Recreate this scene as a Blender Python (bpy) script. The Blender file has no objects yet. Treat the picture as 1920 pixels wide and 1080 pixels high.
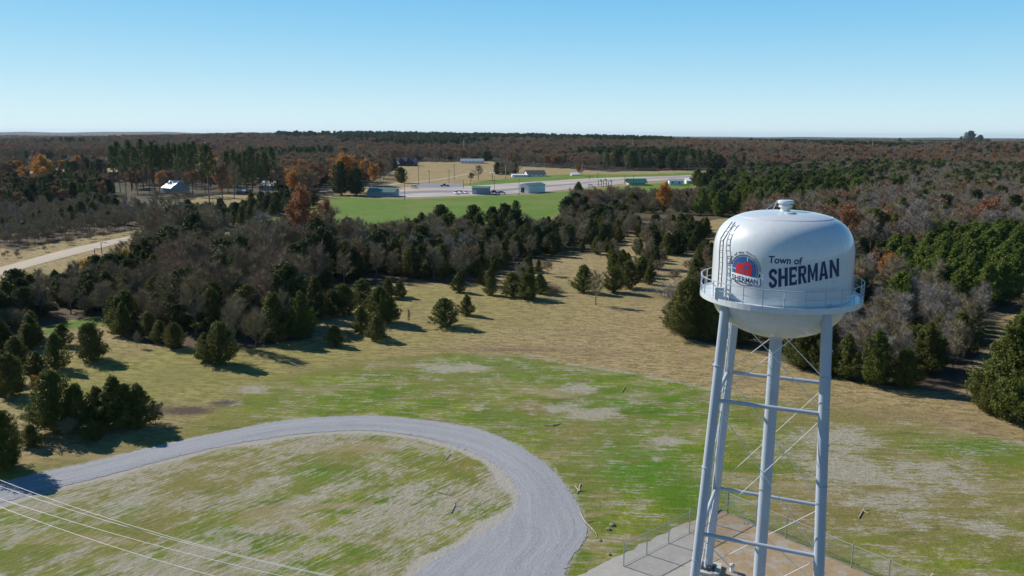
import bpy, bmesh, math, random
import numpy as np
from mathutils import Vector, Matrix, noise as mnoise
R = math.radians
random.seed(7)
rng = np.random.default_rng(11)
C = bpy.context.scene.collection
sc = bpy.context.scene

# ------------------------------------------------------------------ camera
CAM_H = 33.0
F_PX, PITCH, ROLL = 1460.7, 0.1934, 0.0046      # focal length in 1920-px units
fw = Vector((0, math.cos(PITCH), -math.sin(PITCH)))
u0 = Vector((0, math.sin(PITCH), math.cos(PITCH)))
r0 = Vector((1, 0, 0))
rt = r0*math.cos(ROLL) + u0*math.sin(ROLL)
up = u0*math.cos(ROLL) - r0*math.sin(ROLL)
cd = bpy.data.cameras.new('camera')
cam = bpy.data.objects.new('camera', cd); C.objects.link(cam)
cd.sensor_width = 36.0; cd.lens = F_PX/1920*36.0
cd.clip_start = 0.5; cd.clip_end = 60000
M = Matrix((rt, up, -fw)).transposed().to_4x4(); M.translation = (0, 0, CAM_H)
cam.matrix_world = M
sc.camera = cam

# ------------------------------------------------------------------ sky, sun, exposure
SUN_AZ, SUN_EL = -56.0, 33.0                    # azimuth clockwise from +Y
w = bpy.data.worlds.new("World"); sc.world = w; w.use_nodes = True
nt = w.node_tree; nt.nodes.clear()
sky = nt.nodes.new('ShaderNodeTexSky'); sky.sky_type = 'NISHITA'; sky.sun_disc = False
sky.sun_elevation = R(SUN_EL); sky.sun_rotation = R(SUN_AZ)
sky.altitude = 100; sky.air_density = 1.0; sky.dust_density = 0.2; sky.ozone_density = 4.0
def wn(ty): return nt.nodes.new(ty)
gm = wn('ShaderNodeTexCoord'); sp = wn('ShaderNodeSeparateXYZ'); nt.links.new(gm.outputs['Generated'], sp.inputs[0])
cr_ = wn('ShaderNodeValToRGB'); el = cr_.color_ramp; el.interpolation = 'LINEAR'
def lin(c): return tuple((x/255/12.92 if x/255 <= .04045 else ((x/255+.055)/1.055)**2.4) for x in c)+(1,)
STOPS = [(0.0, (222, 242, 246)), (.03, (206, 236, 246)), (.07, (180, 224, 244)), (.12, (150, 209, 241)), (.17, (124, 195, 238)), (.35, (60, 124, 180)), (1.0, (26, 60, 104))]
while len(el.elements) < len(STOPS): el.elements.new(.5)
for e, (p, c) in zip(el.elements, STOPS): e.position = p; e.color = lin(c)
nt.links.new(sp.outputs[2], cr_.inputs[0])
az_ = wn('ShaderNodeVectorMath'); az_.operation = 'DOT_PRODUCT'; az_.inputs[1].default_value = (-math.sin(R(SUN_AZ)), -math.cos(R(SUN_AZ)), 0)
nt.links.new(gm.outputs['Generated'], az_.inputs[0])
am = wn('ShaderNodeMapRange'); nt.links.new(az_.outputs['Value'], am.inputs[0]); am.inputs[1].default_value = -1.0; am.inputs[2].default_value = .6
am2 = wn('ShaderNodeMath'); am2.operation = 'MULTIPLY'; nt.links.new(am.outputs[0], am2.inputs[0])
zr = wn('ShaderNodeMapRange'); nt.links.new(sp.outputs[2], zr.inputs[0]); zr.inputs[1].default_value = 0; zr.inputs[2].default_value = .16
nt.links.new(zr.outputs[0], am2.inputs[1])
dk = wn('ShaderNodeMix'); dk.data_type = 'RGBA'; dk.blend_type = 'MULTIPLY'; nt.links.new(am2.outputs[0], dk.inputs[0]); nt.links.new(cr_.outputs[0], dk.inputs[6]); dk.inputs[7].default_value = (.74, .90, .98, 1)
nsc = wn('ShaderNodeVectorMath'); nsc.operation = 'SCALE'; nsc.inputs['Scale'].default_value = .10; nt.links.new(sky.outputs[0], nsc.inputs[0])
mxs = wn('ShaderNodeMix'); mxs.data_type = 'RGBA'; mxs.inputs[0].default_value = .95; nt.links.new(nsc.outputs[0], mxs.inputs[6]); nt.links.new(dk.outputs[2], mxs.inputs[7])
bg = nt.nodes.new('ShaderNodeBackground'); bg.inputs[1].default_value = 0.73
wo = nt.nodes.new('ShaderNodeOutputWorld')
nt.links.new(mxs.outputs[2], bg.inputs[0]); nt.links.new(bg.outputs[0], wo.inputs[0])
sd = bpy.data.lights.new('sun', 'SUN'); sd.energy = 4.3; sd.angle = R(0.53); sd.color = (1.0, 0.95, 0.87)
so = bpy.data.objects.new('sun', sd); C.objects.link(so)
sdir = Vector((math.sin(R(SUN_AZ))*math.cos(R(SUN_EL)), math.cos(R(SUN_AZ))*math.cos(R(SUN_EL)), math.sin(R(SUN_EL))))
so.rotation_euler = sdir.to_track_quat('Z', 'Y').to_euler(); so.location = (0, 0, 80)
sc.view_settings.view_transform = 'Standard'; sc.view_settings.look = 'None'
sc.view_settings.exposure = 0.5; sc.view_settings.gamma = 1.0

# ------------------------------------------------------------------ terrain height and pixel <-> ground
def smooth(a, b, v): t = np.clip((v-a)/(b-a), 0, 1); return t*t*(3-2*t)
def pol(px, d): a = (px-960)/F_PX; return (d*a, d)
KNOLLS = [(*pol(880, 2300), 17, 520), (*pol(1820, 1250), 11, 60), (*pol(640, 2600), 8, 500), (*pol(1330, 1500), 4, 420),
          (*pol(440, 1900), 8, 300)]
def hgt(x, y):
    x = np.asarray(x, float); y = np.asarray(y, float)
    r = np.hypot(x, y)
    k1 = smooth(120, 260, r); k2 = smooth(700, 2200, r)
    h = k1*(0.7*np.sin(x/61+1)*np.sin(y/83+.5)+.4*np.sin(x/37+y/49))
    h = h + k2*(1.6*np.sin(x/410+2)*np.sin(y/530)+1.0*np.sin(x/190-y/310)-1.5*smooth(.2, .6, x/np.maximum(y, 1.)))
    for (a, b, A, s) in KNOLLS: h = h + A*np.exp(-((x-a)**2+(y-b)**2)/(2*s*s))
    k3 = smooth(6500, 12000, r)
    az = x/np.maximum(y, 1.)
    h = h + k3*(20+34*np.exp(-((az+.45)/.28)**2)+14*np.exp(-((az-.06)/.06)**2)+5*np.sin(az*37)+4*np.sin(az*71+1))
    return h
def G(u, v, z=0.0):                              # photo pixel -> point on the ground
    d = fw + rt*((u-960)/F_PX) - up*((v-540)/F_PX)
    zz = z
    for _ in range(6):
        t = (zz-CAM_H)/d.z
        x, y = d.x*t, d.y*t
        zz = z+float(hgt(x, y))
    return (x, y)
def G3(u, v): x, y = G(u, v); return Vector((x, y, float(hgt(x, y))))
def flatten(pts): return [G(*p) for p in pts]
def inpoly(x, y, poly):
    x = np.asarray(x); y = np.asarray(y)
    c = np.zeros(x.shape, bool); n = len(poly)
    for i in range(n):
        x1, y1 = poly[i]; x2, y2 = poly[(i+1) % n]
        if y1 == y2: continue
        c ^= ((y1 > y) != (y2 > y)) & (x < (x2-x1)*(y-y1)/(y2-y1)+x1)
    return c
def sdist(x, y, poly, closed=True):              # distance, negative inside
    d = np.full(x.shape, 1e9); n = len(poly)
    for i in range(n if closed else n-1):
        ax, ay = poly[i]; bx, by = poly[(i+1) % n]
        ex, ey = bx-ax, by-ay; L = max(ex*ex+ey*ey, 1e-9)
        t = np.clip(((x-ax)*ex+(y-ay)*ey)/L, 0, 1)
        d = np.minimum(d, np.hypot(x-ax-t*ex, y-ay-t*ey))
    if closed: d = np.where(inpoly(x, y, poly), -d, d)
    return d

# ------------------------------------------------------------------ material helpers
def newmat(name):
    m = bpy.data.materials.new(name); m.use_nodes = True
    t = m.node_tree; t.nodes.clear()
    o = t.nodes.new('ShaderNodeOutputMaterial'); b = t.nodes.new('ShaderNodeBsdfPrincipled')
    t.links.new(b.outputs[0], o.inputs[0]); return m, t, b, o
def N(t, ty, **kw):
    n = t.nodes.new(ty)
    for k, v in kw.items():
        if k.startswith('i_'): n.inputs[int(k[2:])].default_value = v
        else: setattr(n, k, v)
    return n
def L(t, a, b): t.links.new(a, b)
def rgba(c): return (c[0], c[1], c[2], 1.0)
def mixc(t, f, a, b, mode='MIX'):
    n = t.nodes.new('ShaderNodeMix'); n.data_type = 'RGBA'; n.blend_type = mode
    for s, v in ((0, f), (6, a), (7, b)):
        if isinstance(v, (int, float)): n.inputs[s].default_value = v
        elif isinstance(v, tuple): n.inputs[s].default_value = rgba(v)
        else: t.links.new(v, n.inputs[s])
    return n.outputs[2]
def mth(t, op, a, b=0.0, c=None, clamp=False):
    n = t.nodes.new('ShaderNodeMath'); n.operation = op; n.use_clamp = clamp
    for s, v in enumerate((a, b, c)):
        if v is None: continue
        if isinstance(v, (int, float)): n.inputs[s].default_value = v
        else: t.links.new(v, n.inputs[s])
    return n.outputs[0]
def rampv(t, v, lo, hi):
    n = t.nodes.new('ShaderNodeMapRange'); n.interpolation_type = 'SMOOTHSTEP'
    t.links.new(v, n.inputs[0])
    n.inputs[1].default_value = lo; n.inputs[2].default_value = hi
    return n.outputs[0]
def noise(t, vec, scale, detail=4, rough=.55, dist=0.0):
    n = N(t, 'ShaderNodeTexNoise'); n.inputs['Scale'].default_value = scale
    n.inputs['Detail'].default_value = detail; n.inputs['Roughness'].default_value = rough
    n.inputs['Distortion'].default_value = dist
    t.links.new(vec, n.inputs['Vector']); return n.outputs[0]
def mapping(t, vec, rot=0.0, sc_=(1, 1, 1)):
    if rot:
        n0 = N(t, 'ShaderNodeMapping'); n0.inputs['Rotation'].default_value = (0, 0, rot); t.links.new(vec, n0.inputs['Vector']); vec = n0.outputs[0]
    n = N(t, 'ShaderNodeMapping'); n.inputs['Scale'].default_value = sc_
    t.links.new(vec, n.inputs['Vector']); return n.outputs[0]
def simple(name, col, rough=.6, metal=0.0, var=.12, scale=1.5, spec=.4, bump=0.0):
    m, t, b, o = newmat(name)
    g = N(t, 'ShaderNodeTexCoord'); v = noise(t, g.outputs['Object'], scale, 5)
    c = mixc(t, v, tuple(x*(1-var) for x in col), tuple(min(1, x*(1+var)) for x in col))
    L(t, c, b.inputs['Base Color']); b.inputs['Roughness'].default_value = rough; b.inputs['Metallic'].default_value = metal
    b.inputs['Specular IOR Level'].default_value = spec
    if bump:
        bp = N(t, 'ShaderNodeBump'); bp.inputs['Strength'].default_value = bump; bp.inputs['Distance'].default_value = .05
        L(t, noise(t, g.outputs['Object'], scale*6, 4), bp.inputs['Height']); L(t, bp.outputs[0], b.inputs['Normal'])
    return m
def foliage(name, a, b2, tint, trans=.25, rough=.65, tintamt=.6):
    m, t, b, o = newmat(name)
    ge = N(t, 'ShaderNodeNewGeometry'); oi = N(t, 'ShaderNodeObjectInfo')
    c = mixc(t, ge.outputs['Random Per Island'], a, b2)
    f = mth(t, 'MULTIPLY', oi.outputs['Random'], tintamt)
    c = mixc(t, f, c, tint)
    tc = N(t, 'ShaderNodeTexCoord')
    c = mixc(t, rampv(t, noise(t, tc.outputs['Object'], .7, 2), .35, .65), c, mixc(t, .5, c, (1.35, 1.3, 1.15), 'MULTIPLY'))
    L(t, c, b.inputs['Base Color']); b.inputs['Roughness'].default_value = rough; b.inputs['Specular IOR Level'].default_value = .15
    if trans > 0:
        tr = N(t, 'ShaderNodeBsdfTranslucent'); L(t, c, tr.inputs[0])
        mx = N(t, 'ShaderNodeMixShader'); mx.inputs[0].default_value = trans
        L(t, b.outputs[0], mx.inputs[1]); L(t, tr.outputs[0], mx.inputs[2]); L(t, mx.outputs[0], o.inputs[0])
    return m

# ------------------------------------------------------------------ object helpers
def mesh_np(name, V, Fc):
    me = bpy.data.meshes.new(name)
    V = np.asarray(V, np.float32); Fc = np.asarray(Fc, np.int32)
    k = Fc.shape[1]; n = len(Fc)
    me.vertices.add(len(V)); me.vertices.foreach_set('co', V.ravel())
    me.loops.add(n*k); me.loops.foreach_set('vertex_index', Fc.ravel())
    me.polygons.add(n); me.polygons.foreach_set('loop_start', np.arange(0, n*k, k, dtype=np.int32))
    me.polygons.foreach_set('loop_total', np.full(n, k, np.int32))
    me.update(calc_edges=True); return me
def tag(o, label=None, cat=None, group=None, kind=None):
    if label: o['label'] = label
    if cat: o['category'] = cat
    if group: o['group'] = group
    if kind: o['kind'] = kind
    return o
def link(name, me, mat=None, parent=None, smoothit=False):
    o = bpy.data.objects.new(name, me); C.objects.link(o)
    if mat is not None:
        me.materials.clear(); me.materials.append(mat)
    if parent is not None: o.parent = parent
    if smoothit: me.polygons.foreach_set('use_smooth', [True]*len(me.polygons))
    return o
def thing(name, label, cat, loc=(0, 0, 0), rz=0, group=None):
    o = bpy.data.objects.new(name, None); C.objects.link(o); o.empty_display_size = .2
    o.location = loc; o.rotation_euler = (0, 0, rz); return tag(o, label, cat, group)
class MB:                                        # mesh builder
    def __init__(s): s.v = []; s.f = []
    def add(s, vs, fs):
        k = len(s.v); s.v += [tuple(p) for p in vs]; s.f += [tuple(i+k for i in f) for f in fs]; return s
    def box(s, x0, x1, y0, y1, z0, z1):
        return s.add([(x0, y0, z0), (x1, y0, z0), (x1, y1, z0), (x0, y1, z0), (x0, y0, z1), (x1, y0, z1), (x1, y1, z1), (x0, y1, z1)],
                     [(0, 3, 2, 1), (4, 5, 6, 7), (0, 1, 5, 4), (1, 2, 6, 5), (2, 3, 7, 6), (3, 0, 4, 7)])
    def tube(s, a, b, r1, r2=None, n=8, cap=True):
        a = Vector(a); b = Vector(b); r2 = r1 if r2 is None else r2
        d = (b-a).normalized(); q = d.to_track_quat('Z', 'Y')
        vs = []
        for p, r in ((a, r1), (b, r2)):
            for i in range(n):
                th = 2*math.pi*i/n; vs.append(p+q @ Vector((r*math.cos(th), r*math.sin(th), 0)))
        fs = [(i, (i+1) % n, n+(i+1) % n, n+i) for i in range(n)]
        if cap: fs += [tuple(range(n-1, -1, -1)), tuple(range(n, 2*n))]
        return s.add(vs, fs)
    def path(s, pts, r, n=6):
        pts = [Vector(p) for p in pts]
        for a, b in zip(pts[:-1], pts[1:]): s.tube(a, b, r, r, n)
        return s
    def lathe(s, prof, n=48, cx=0, cy=0):
        m = len(prof); vs = []
        for r, z in prof:
            for i in range(n):
                th = 2*math.pi*i/n; vs.append((cx+r*math.cos(th), cy+r*math.sin(th), z))
        fs = [(j*n+i, j*n+(i+1) % n, (j+1)*n+(i+1) % n, (j+1)*n+i) for j in range(m-1) for i in range(n)]
        return s.add(vs, fs)
    def prism(s, pts, y0, y1):                   # outline in xz, extruded along y
        n = len(pts); vs = [(x, y0, z) for x, z in pts]+[(x, y1, z) for x, z in pts]
        return s.add(vs, [tuple(range(n)), tuple(range(2*n-1, n-1, -1))]+[(i, n+i, n+(i+1) % n, (i+1) % n) for i in range(n)])
    def build(s, name, mat, parent=None, smoothit=False):
        me = bpy.data.meshes.new(name); me.from_pydata(s.v, [], s.f); me.update()
        bm = bmesh.new(); bm.from_mesh(me); bmesh.ops.recalc_face_normals(bm, faces=bm.faces); bm.to_mesh(me); bm.free()
        return link(name, me, mat, parent, smoothit)
def autosmooth(o, ang=35):
    me = o.data; me.polygons.foreach_set('use_smooth', [True]*len(me.polygons))
    me.set_sharp_from_angle(angle=R(ang)) if hasattr(me, 'set_sharp_from_angle') else None

# ------------------------------------------------------------------ GROUND with zone masks
DRIVE_OUT = [(-420, 1010), (-140, 940), (0, 905), (88, 883), (151, 872), (246, 848), (352, 823), (493, 795), (560, 785), (640, 780.5), (700, 780), (754, 783), (844, 794), (905, 806), (958, 828), (1015, 862), (1047, 893), (1072, 925), (1092, 966), (1105, 998), (1092, 1021), (1070, 1047), (1058, 1080), (1050, 1130), (1040, 1200), (1030, 1300)]
DRIVE_IN = [(-420, 1067), (-140, 985), (0, 943), (105, 915), (211, 889), (317, 860), (422, 835), (528, 818), (590, 811), (640, 808), (680, 807), (721, 809), (803, 821), (864, 839), (917, 862), (950, 888), (970, 917), (974, 948), (941, 976), (901, 1003), (844, 1034), (803, 1058), (774, 1080), (725, 1130), (650, 1200), (560, 1300)]
CUT_EDGE = [(-200, 905), (0, 880), (150, 850), (300, 820), (350, 800), (400, 770), (420, 745), (480, 712), (555, 697), (640, 683), (760, 668), (860, 662), (960, 665), (1060, 678), (1150, 693), (1250, 712), (1330, 728), (1440, 748), (1560, 765), (1650, 782), (1760, 800), (1920, 832), (2200, 880)]
MAIN_CLEAR = [(-300, 980), (-200, 830), (0, 760), (0, 660), (60, 612), (190, 598), (245, 645), (330, 655), (400, 640), (470, 655), (530, 640), (585, 635), (592, 600), (640, 580), (700, 535), (760, 528), (900, 533), (970, 503), (1030, 490), (1070, 480), (1160, 470), (1180, 440), (1300, 420), (1390, 405), (1395, 435), (1330, 470), (1290, 520), (1255, 560), (1250, 625), (1330, 645), (1430, 665), (1500, 690), (1560, 712), (1640, 724), (1700, 728), (1770, 735), (1800, 715), (1850, 640), (1890, 590), (1925, 570), (1950, 600), (1875, 700), (1845, 770), (1925, 790), (2300, 860), (2300, 1400), (-300, 1400)]
LAWN = [(600, 378), (640, 369), (700, 372), (780, 373), (880, 368), (975, 366), (1030, 362), (1100, 355), (1200, 347), (1330, 336), (1400, 330), (1400, 345), (1300, 352), (1180, 365), (1080, 372), (1050, 400), (1000, 430), (900, 440), (780, 440), (700, 452), (560, 462), (450, 482), (410, 478), (425, 440), (480, 415), (560, 400)]
LAWN2 = [(70, 622), (120, 603), (182, 596), (186, 610), (130, 618), (85, 636)]
LAWN3 = [(860, 346), (920, 338), (1000, 331), (1060, 327), (1140, 327), (1320, 322), (1330, 327), (1150, 334), (1050, 339), (950, 346), (880, 350)]
PARK = [(600, 352), (690, 345), (740, 318), (700, 310), (735, 303), (920, 302), (975, 312), (1060, 316), (1140, 322), (1300, 319), (1420, 321), (1420, 340), (1200, 350), (1030, 366), (780, 374), (600, 380)]
LOT_LEFT = [(330, 388), (380, 368), (470, 362), (560, 366), (545, 378), (480, 384), (420, 392), (345, 402)]
ROADV = [(-300, 520), (0, 462), (40, 470), (110, 455), (200, 440), (262, 425), (262, 455), (240, 505), (120, 535), (0, 558), (-300, 600)]
FARL = [(-100, 306), (70, 300), (240, 300), (235, 322), (60, 326), (-100, 330)]
FARC = [(352, 273.5), (380, 272.5), (436, 273), (446, 300), (380, 300)]
FARR = [(1150, 311), (1400, 298), (1440, 300), (1430, 309), (1200, 318)]
ALL_CLEAR = [MAIN_CLEAR, LAWN, PARK, LOT_LEFT, ROADV, FARL, FARC, LAWN2, LAWN3]
WCLEAR = [flatten(p) for p in ALL_CLEAR]

def grid_lines(lo, hi, d0, d1, step, grow):
    a = list(np.arange(d0, d1, step)); s = step; v = a[-1]
    while v < hi: s *= grow; v += s; a.append(v)
    s = step; v = a[0]; b = []
    while v > lo: s *= grow; v -= s; b.append(v)
    return np.array(b[::-1]+a)
gx = grid_lines(-26000, 26000, -75, 90, .5, 1.03)
gy = grid_lines(-300, 32000, 42, 150, .5, 1.02)
X, Y = np.meshgrid(gx, gy); Z = hgt(X, Y)
nx, ny = len(gx), len(gy)
idx = np.arange(nx*ny).reshape(ny, nx)
Fg = np.stack([idx[:-1, :-1], idx[:-1, 1:], idx[1:, 1:], idx[1:, :-1]], -1).reshape(-1, 4)
gme = mesh_np('ground', np.stack([X, Y, Z], -1).reshape(-1, 3), Fg)
def wob(s, a): return a*(np.sin(X/s+1.3*np.sin(Y/s*.7))+np.sin(Y/s*1.3+np.sin(X/s*.9+2)))
def blob(list_, soft=.35):
    m = np.zeros(X.shape)
    for (u, v, du, dv, a) in list_:
        cx, cy = G(u, v); ex = G(u+du, v); ey = G(u, v-dv)
        rx = max(abs(ex[0]-cx), .5); ry = max(abs(ey[1]-cy), .5)
        q = np.sqrt(((X-cx)/rx)**2+((Y-cy)/ry)**2)
        m = np.maximum(m, a*(1-smooth(.1, 1.6, q)))
    return m
cutp = flatten(CUT_EDGE)+[(140, -200), (-140, -200)]
dcut = sdist(X, Y, cutp)+wob(3.1, .25)
wd_ = .6+6*(1-smooth(-34, -8, X)); cut = 1-np.clip((dcut+wd_)/(2*wd_), 0, 1)
din = flatten(DRIVE_IN); dout = flatten(DRIVE_OUT)
drv = dout+din[::-1]
dd = sdist(X, Y, drv)
inner = inpoly(X, Y, din+[(-60, 20)]).astype(float)
strawb = blob([(860, 691, 95, 11, 1), (800, 684, 60, 6, .7), (700, 703, 70, 6, .6), (650, 745, 90, 6, .5), (900, 765, 40, 10, .7), (950, 768, 60, 12, .5), (1085, 728, 60, 14, .9), (1060, 765, 60, 14, .9), (1110, 775, 90, 18, .8), (1250, 826, 55, 12, .9), (1150, 865, 40, 8, .6), (1300, 775, 60, 20, .5), (1560, 820, 120, 35, .85), (1720, 890, 200, 50, .75), (1620, 990, 110, 25, .6), (1380, 800, 60, 20, .5), (1480, 850, 110, 50, .7), (1600, 880, 140, 40, .9), (1680, 940, 150, 30, .8), (1560, 900, 90, 40, .7), (1850, 990, 90, 30, .7), (1740, 970, 90, 30, .7), (470, 730, 60, 12, .8), (430, 755, 35, 10, .8), (1130, 900, 60, 22, .35), (1150, 980, 40, 18, .4)])
edge_line = (1-smooth(.0, 1.3, np.abs(dcut+.3)))*(.35+.65*np.clip(np.sin(X/9)+.3+(X > 8)*.6, 0, 1))*smooth(-40, -25, X)
shoulder = (1-smooth(.3, 2.0, dd+wob(1.7, .25)))*inner*.95+(1-smooth(.1, .9, dd+wob(1.3, .2)))*(1-inner)*.55
innerstraw = inner*.69
straw = np.clip(np.maximum.reduce([strawb*(1-inner)*1.15, edge_line, innerstraw, cut*.49]), 0, 1.15)
dirtb = blob([(1000, 765, 60, 14, .6), (1170, 780, 50, 12, .7), (1480, 940, 70, 60, .9), (1620, 900, 200, 60, .6), (1780, 880, 180, 40, .6), (1560, 960, 90, 35, .7), (1440, 880, 80, 50, .5), (1690, 1010, 120, 30, .5), (1900, 1030, 90, 30, .5), (960, 655, 170, 6, .8), (1120, 662, 80, 8, .5), (1100, 985, 18, 30, .6), (1130, 925, 40, 25, .5), (890, 905, 60, 30, .7), (860, 870, 40, 16, .8), (930, 950, 20, 20, .5), (1700, 780, 200, 12, .7), (1820, 800, 100, 20, .5), (1850, 650, 60, 100, .8), (1800, 745, 60, 16, .7)])
mudb = blob([(350, 770, 70, 12, 1), (420, 756, 40, 10, .9), (300, 768, 40, 14, .8), (950, 656, 190, 5, .6), (550, 690, 50, 8, .5), (500, 670, 60, 12, .55), (300, 850, 60, 6, .4), (1100, 655, 90, 5, .5)])
fgreen = blob([(300, 700, 300, 60, 1.15), (250, 730, 260, 40, 1.15), (560, 670, 180, 30, .9), (850, 570, 260, 40, .6), (640, 660, 120, 25, .8), (780, 640, 90, 20, .7), (850, 590, 130, 40, .6), (820, 555, 120, 25, .7), (500, 660, 120, 25, .7), (700, 640, 80, 20, .7), (1100, 530, 120, 15, .3)])
cutbright = blob([(1200, 870, 120, 60, 1), (1260, 900, 90, 50, 1), (1200, 760, 130, 40, .8), (960, 690, 200, 30, .6), (700, 740, 200, 30, .4), (1850, 840, 130, 25, .9), (600, 880, 60, 25, .7), (420, 1000, 60, 18, .8), (230, 950, 40, 18, .7), (950, 790, 110, 25, .6)])
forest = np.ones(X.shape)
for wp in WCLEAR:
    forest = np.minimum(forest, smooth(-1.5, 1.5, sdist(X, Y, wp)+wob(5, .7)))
lawn = np.zeros(X.shape)
for p in (LAWN, LAWN2, LAWN3): lawn = np.maximum(lawn, 1-smooth(-2, 2, sdist(X, Y, flatten(p))+wob(7, .8)))
far = smooth(300, 700, np.hypot(X, Y))
def attr(name, a, b, c, d=None):
    col = gme.color_attributes.new(name, 'FLOAT_COLOR', 'POINT')
    arr = np.ones((nx*ny, 4), np.float32)
    arr[:, 0] = a.ravel(); arr[:, 1] = b.ravel(); arr[:, 2] = c.ravel()
    col.data.foreach_set('color', arr.ravel())
attr('zone_a', cut, straw, np.maximum(dirtb, 0)); attr('zone_b', forest, lawn, fgreen); attr('zone_c', inner, shoulder, mudb)
attr('zone_d', cutbright, far, np.zeros(X.shape))

m, t, b, o = newmat('ground_cover')
ge = N(t, 'ShaderNodeNewGeometry'); P = ge.outputs['Position']
def sep(nm):
    a = N(t, 'ShaderNodeVertexColor', layer_name=nm); s = N(t, 'ShaderNodeSeparateColor'); L(t, a.outputs[0], s.inputs[0]); return s.outputs
za, zb, zc, zd = sep('zone_a'), sep('zone_b'), sep('zone_c'), sep('zone_d')
n_big = noise(t, P, .035, 4); n_mid = noise(t, P, .22, 5, .6); n_fine = noise(t, P, 1.6, 6, .7); n_grit = noise(t, P, 6.0, 4, .7)
st_in = noise(t, mapping(t, P, R(-50), (.22, 2.6, 1)), 1.0, 6, .7, .3)
st_out = noise(t, mapping(t, P, R(4), (.25, 1.8, 1)), 1.0, 6, .7, .3)
stf_in = noise(t, mapping(t, P, R(-50), (1.2, 7, 1)), 1.0, 5, .75, .6)
stf_out = noise(t, mapping(t, P, R(8), (1.5, 7, 1)), 1.0, 5, .75, .6)
def mixf(f, a, b_): return mth(t, 'ADD', mth(t, 'MULTIPLY', a, mth(t, 'SUBTRACT', 1.0, f)), mth(t, 'MULTIPLY', b_, f))
streak = mixf(zc[0], st_out, st_in); streakf = mixf(zc[0], stf_out, stf_in)
# dry field
field = mixc(t, rampv(t, n_mid, .35, .68), (.33, .265, .11), (.39, .29, .155))
n_tuft = noise(t, mapping(t, P, R(12), (.5, 1.3, 1)), .9, 6, .75, .4)
field = mixc(t, mth(t, 'MULTIPLY', rampv(t, n_tuft, .42, .60), .9), field, (.175, .13, .06))
field = mixc(t, rampv(t, n_fine, .5, .7), field, (.50, .40, .24))
field = mixc(t, mth(t, 'MULTIPLY', rampv(t, noise(t, P, .09, 5, .65), .50, .66), .5), field, (.24, .16, .095))
fg = mth(t, 'MULTIPLY', zb[2], rampv(t, mth(t, 'ADD', n_mid, mth(t, 'MULTIPLY', n_fine, .35)), .5, .85))
fg = mth(t, 'ADD', mth(t, 'MULTIPLY', zb[2], .45), mth(t, 'MULTIPLY', fg, .55), clamp=True)
field = mixc(t, fg, field, mixc(t, rampv(t, n_tuft, .38, .62), (.31, .285, .085), (.16, .165, .035)))
field = mixc(t, mth(t, 'MULTIPLY', rampv(t, n_big, .52, .66), .45), field, (.215, .19, .07))
# seeded ring: greens
green = mixc(t, rampv(t, n_mid, .3, .7), (.085, .165, .012), (.225, .245, .022))
green = mixc(t, rampv(t, n_big, .42, .62), green, (.215, .195, .06))
green = mixc(t, mth(t, 'MULTIPLY', zd[0], rampv(t, n_mid, .2, .6)), green, (.070, .190, .008))
green = mixc(t, mth(t, 'MULTIPLY', rampv(t, n_fine, .45, .75), .5), green, (.06, .085, .02))
green = mixc(t, mth(t, 'MULTIPLY', rampv(t, streak, .48, .64), .6), green, (.24, .165, .075))
# straw mulch
sv = mth(t, 'ADD', mth(t, 'MULTIPLY', n_mid, .55), mth(t, 'ADD', mth(t, 'MULTIPLY', streak, .75), mth(t, 'MULTIPLY', streakf, .60)))
sv = mth(t, 'ADD', sv, mth(t, 'MULTIPLY', mth(t, 'SUBTRACT', noise(t, P, .7, 5, .65), .5), .5))
thr = mth(t, 'ADD', sv, mth(t, 'MULTIPLY', mth(t, 'SUBTRACT', za[1], .5), .46))
thr = mth(t, 'ADD', thr, mth(t, 'MULTIPLY', zc[0], mth(t, 'MULTIPLY', mth(t, 'SUBTRACT', noise(t, mapping(t, P, R(-50), (.45, 1, 1)), .16, 3, .5, .6), .5), .75)))
straw_f = mth(t, 'MULTIPLY', rampv(t, thr, .955, 1.15), rampv(t, za[1], .0, .12))
strawc = mixc(t, rampv(t, streakf, .3, .7), (.22, .195, .13), (.43, .395, .315))
strawc = mixc(t, rampv(t, n_grit, .5, .8), strawc, (.55, .505, .41))
dirtc = mixc(t, n_fine, (.185, .105, .055), (.29, .19, .11))
c = mixc(t, mth(t, 'MULTIPLY', za[2], rampv(t, mth(t, 'ADD', n_fine, mth(t, 'MULTIPLY', n_mid, .6)), .6, 1.0)), green, dirtc)
n_p = noise(t, mapping(t, P, R(6), (.35, 1, 1)), .16, 6, .68, .5)
c = mixc(t, mth(t, 'MULTIPLY', rampv(t, mth(t, 'ADD', n_p, mth(t, 'MULTIPLY', streak, .35)), .68, .80), mth(t, 'SUBTRACT', .75, mth(t, 'MULTIPLY', zd[0], .5))), c, mixc(t, streakf, (.22, .17, .08), (.40, .32, .19)))
c = mixc(t, mth(t, 'MULTIPLY', rampv(t, noise(t, mapping(t, P, R(-6), (.3, 1, 1)), .3, 5, .7, .4), .55, .68), .6), c, (.065, .11, .02))
c = mixc(t, straw_f, c, strawc)
cutm = rampv(t, mth(t, 'ADD', za[0], mth(t, 'MULTIPLY', mth(t, 'SUBTRACT', mth(t, 'ADD', mth(t, 'MULTIPLY', n_fine, .5), mth(t, 'MULTIPLY', n_mid, .5)), .5), 1.6)), .3, .7)
fdirt = mixc(t, mth(t, 'MULTIPLY', za[2], rampv(t, n_fine, .35, .65)), field, (.20, .14, .09))
fdirt = mixc(t, mth(t, 'MULTIPLY', straw_f, .8), fdirt, strawc)
c = mixc(t, cutm, fdirt, c)
c = mixc(t, rampv(t, mth(t, 'ADD', zc[2], mth(t, 'MULTIPLY', mth(t, 'SUBTRACT', n_fine, .5), 1.0)), .35, .95), c, (.10, .075, .055))
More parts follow.
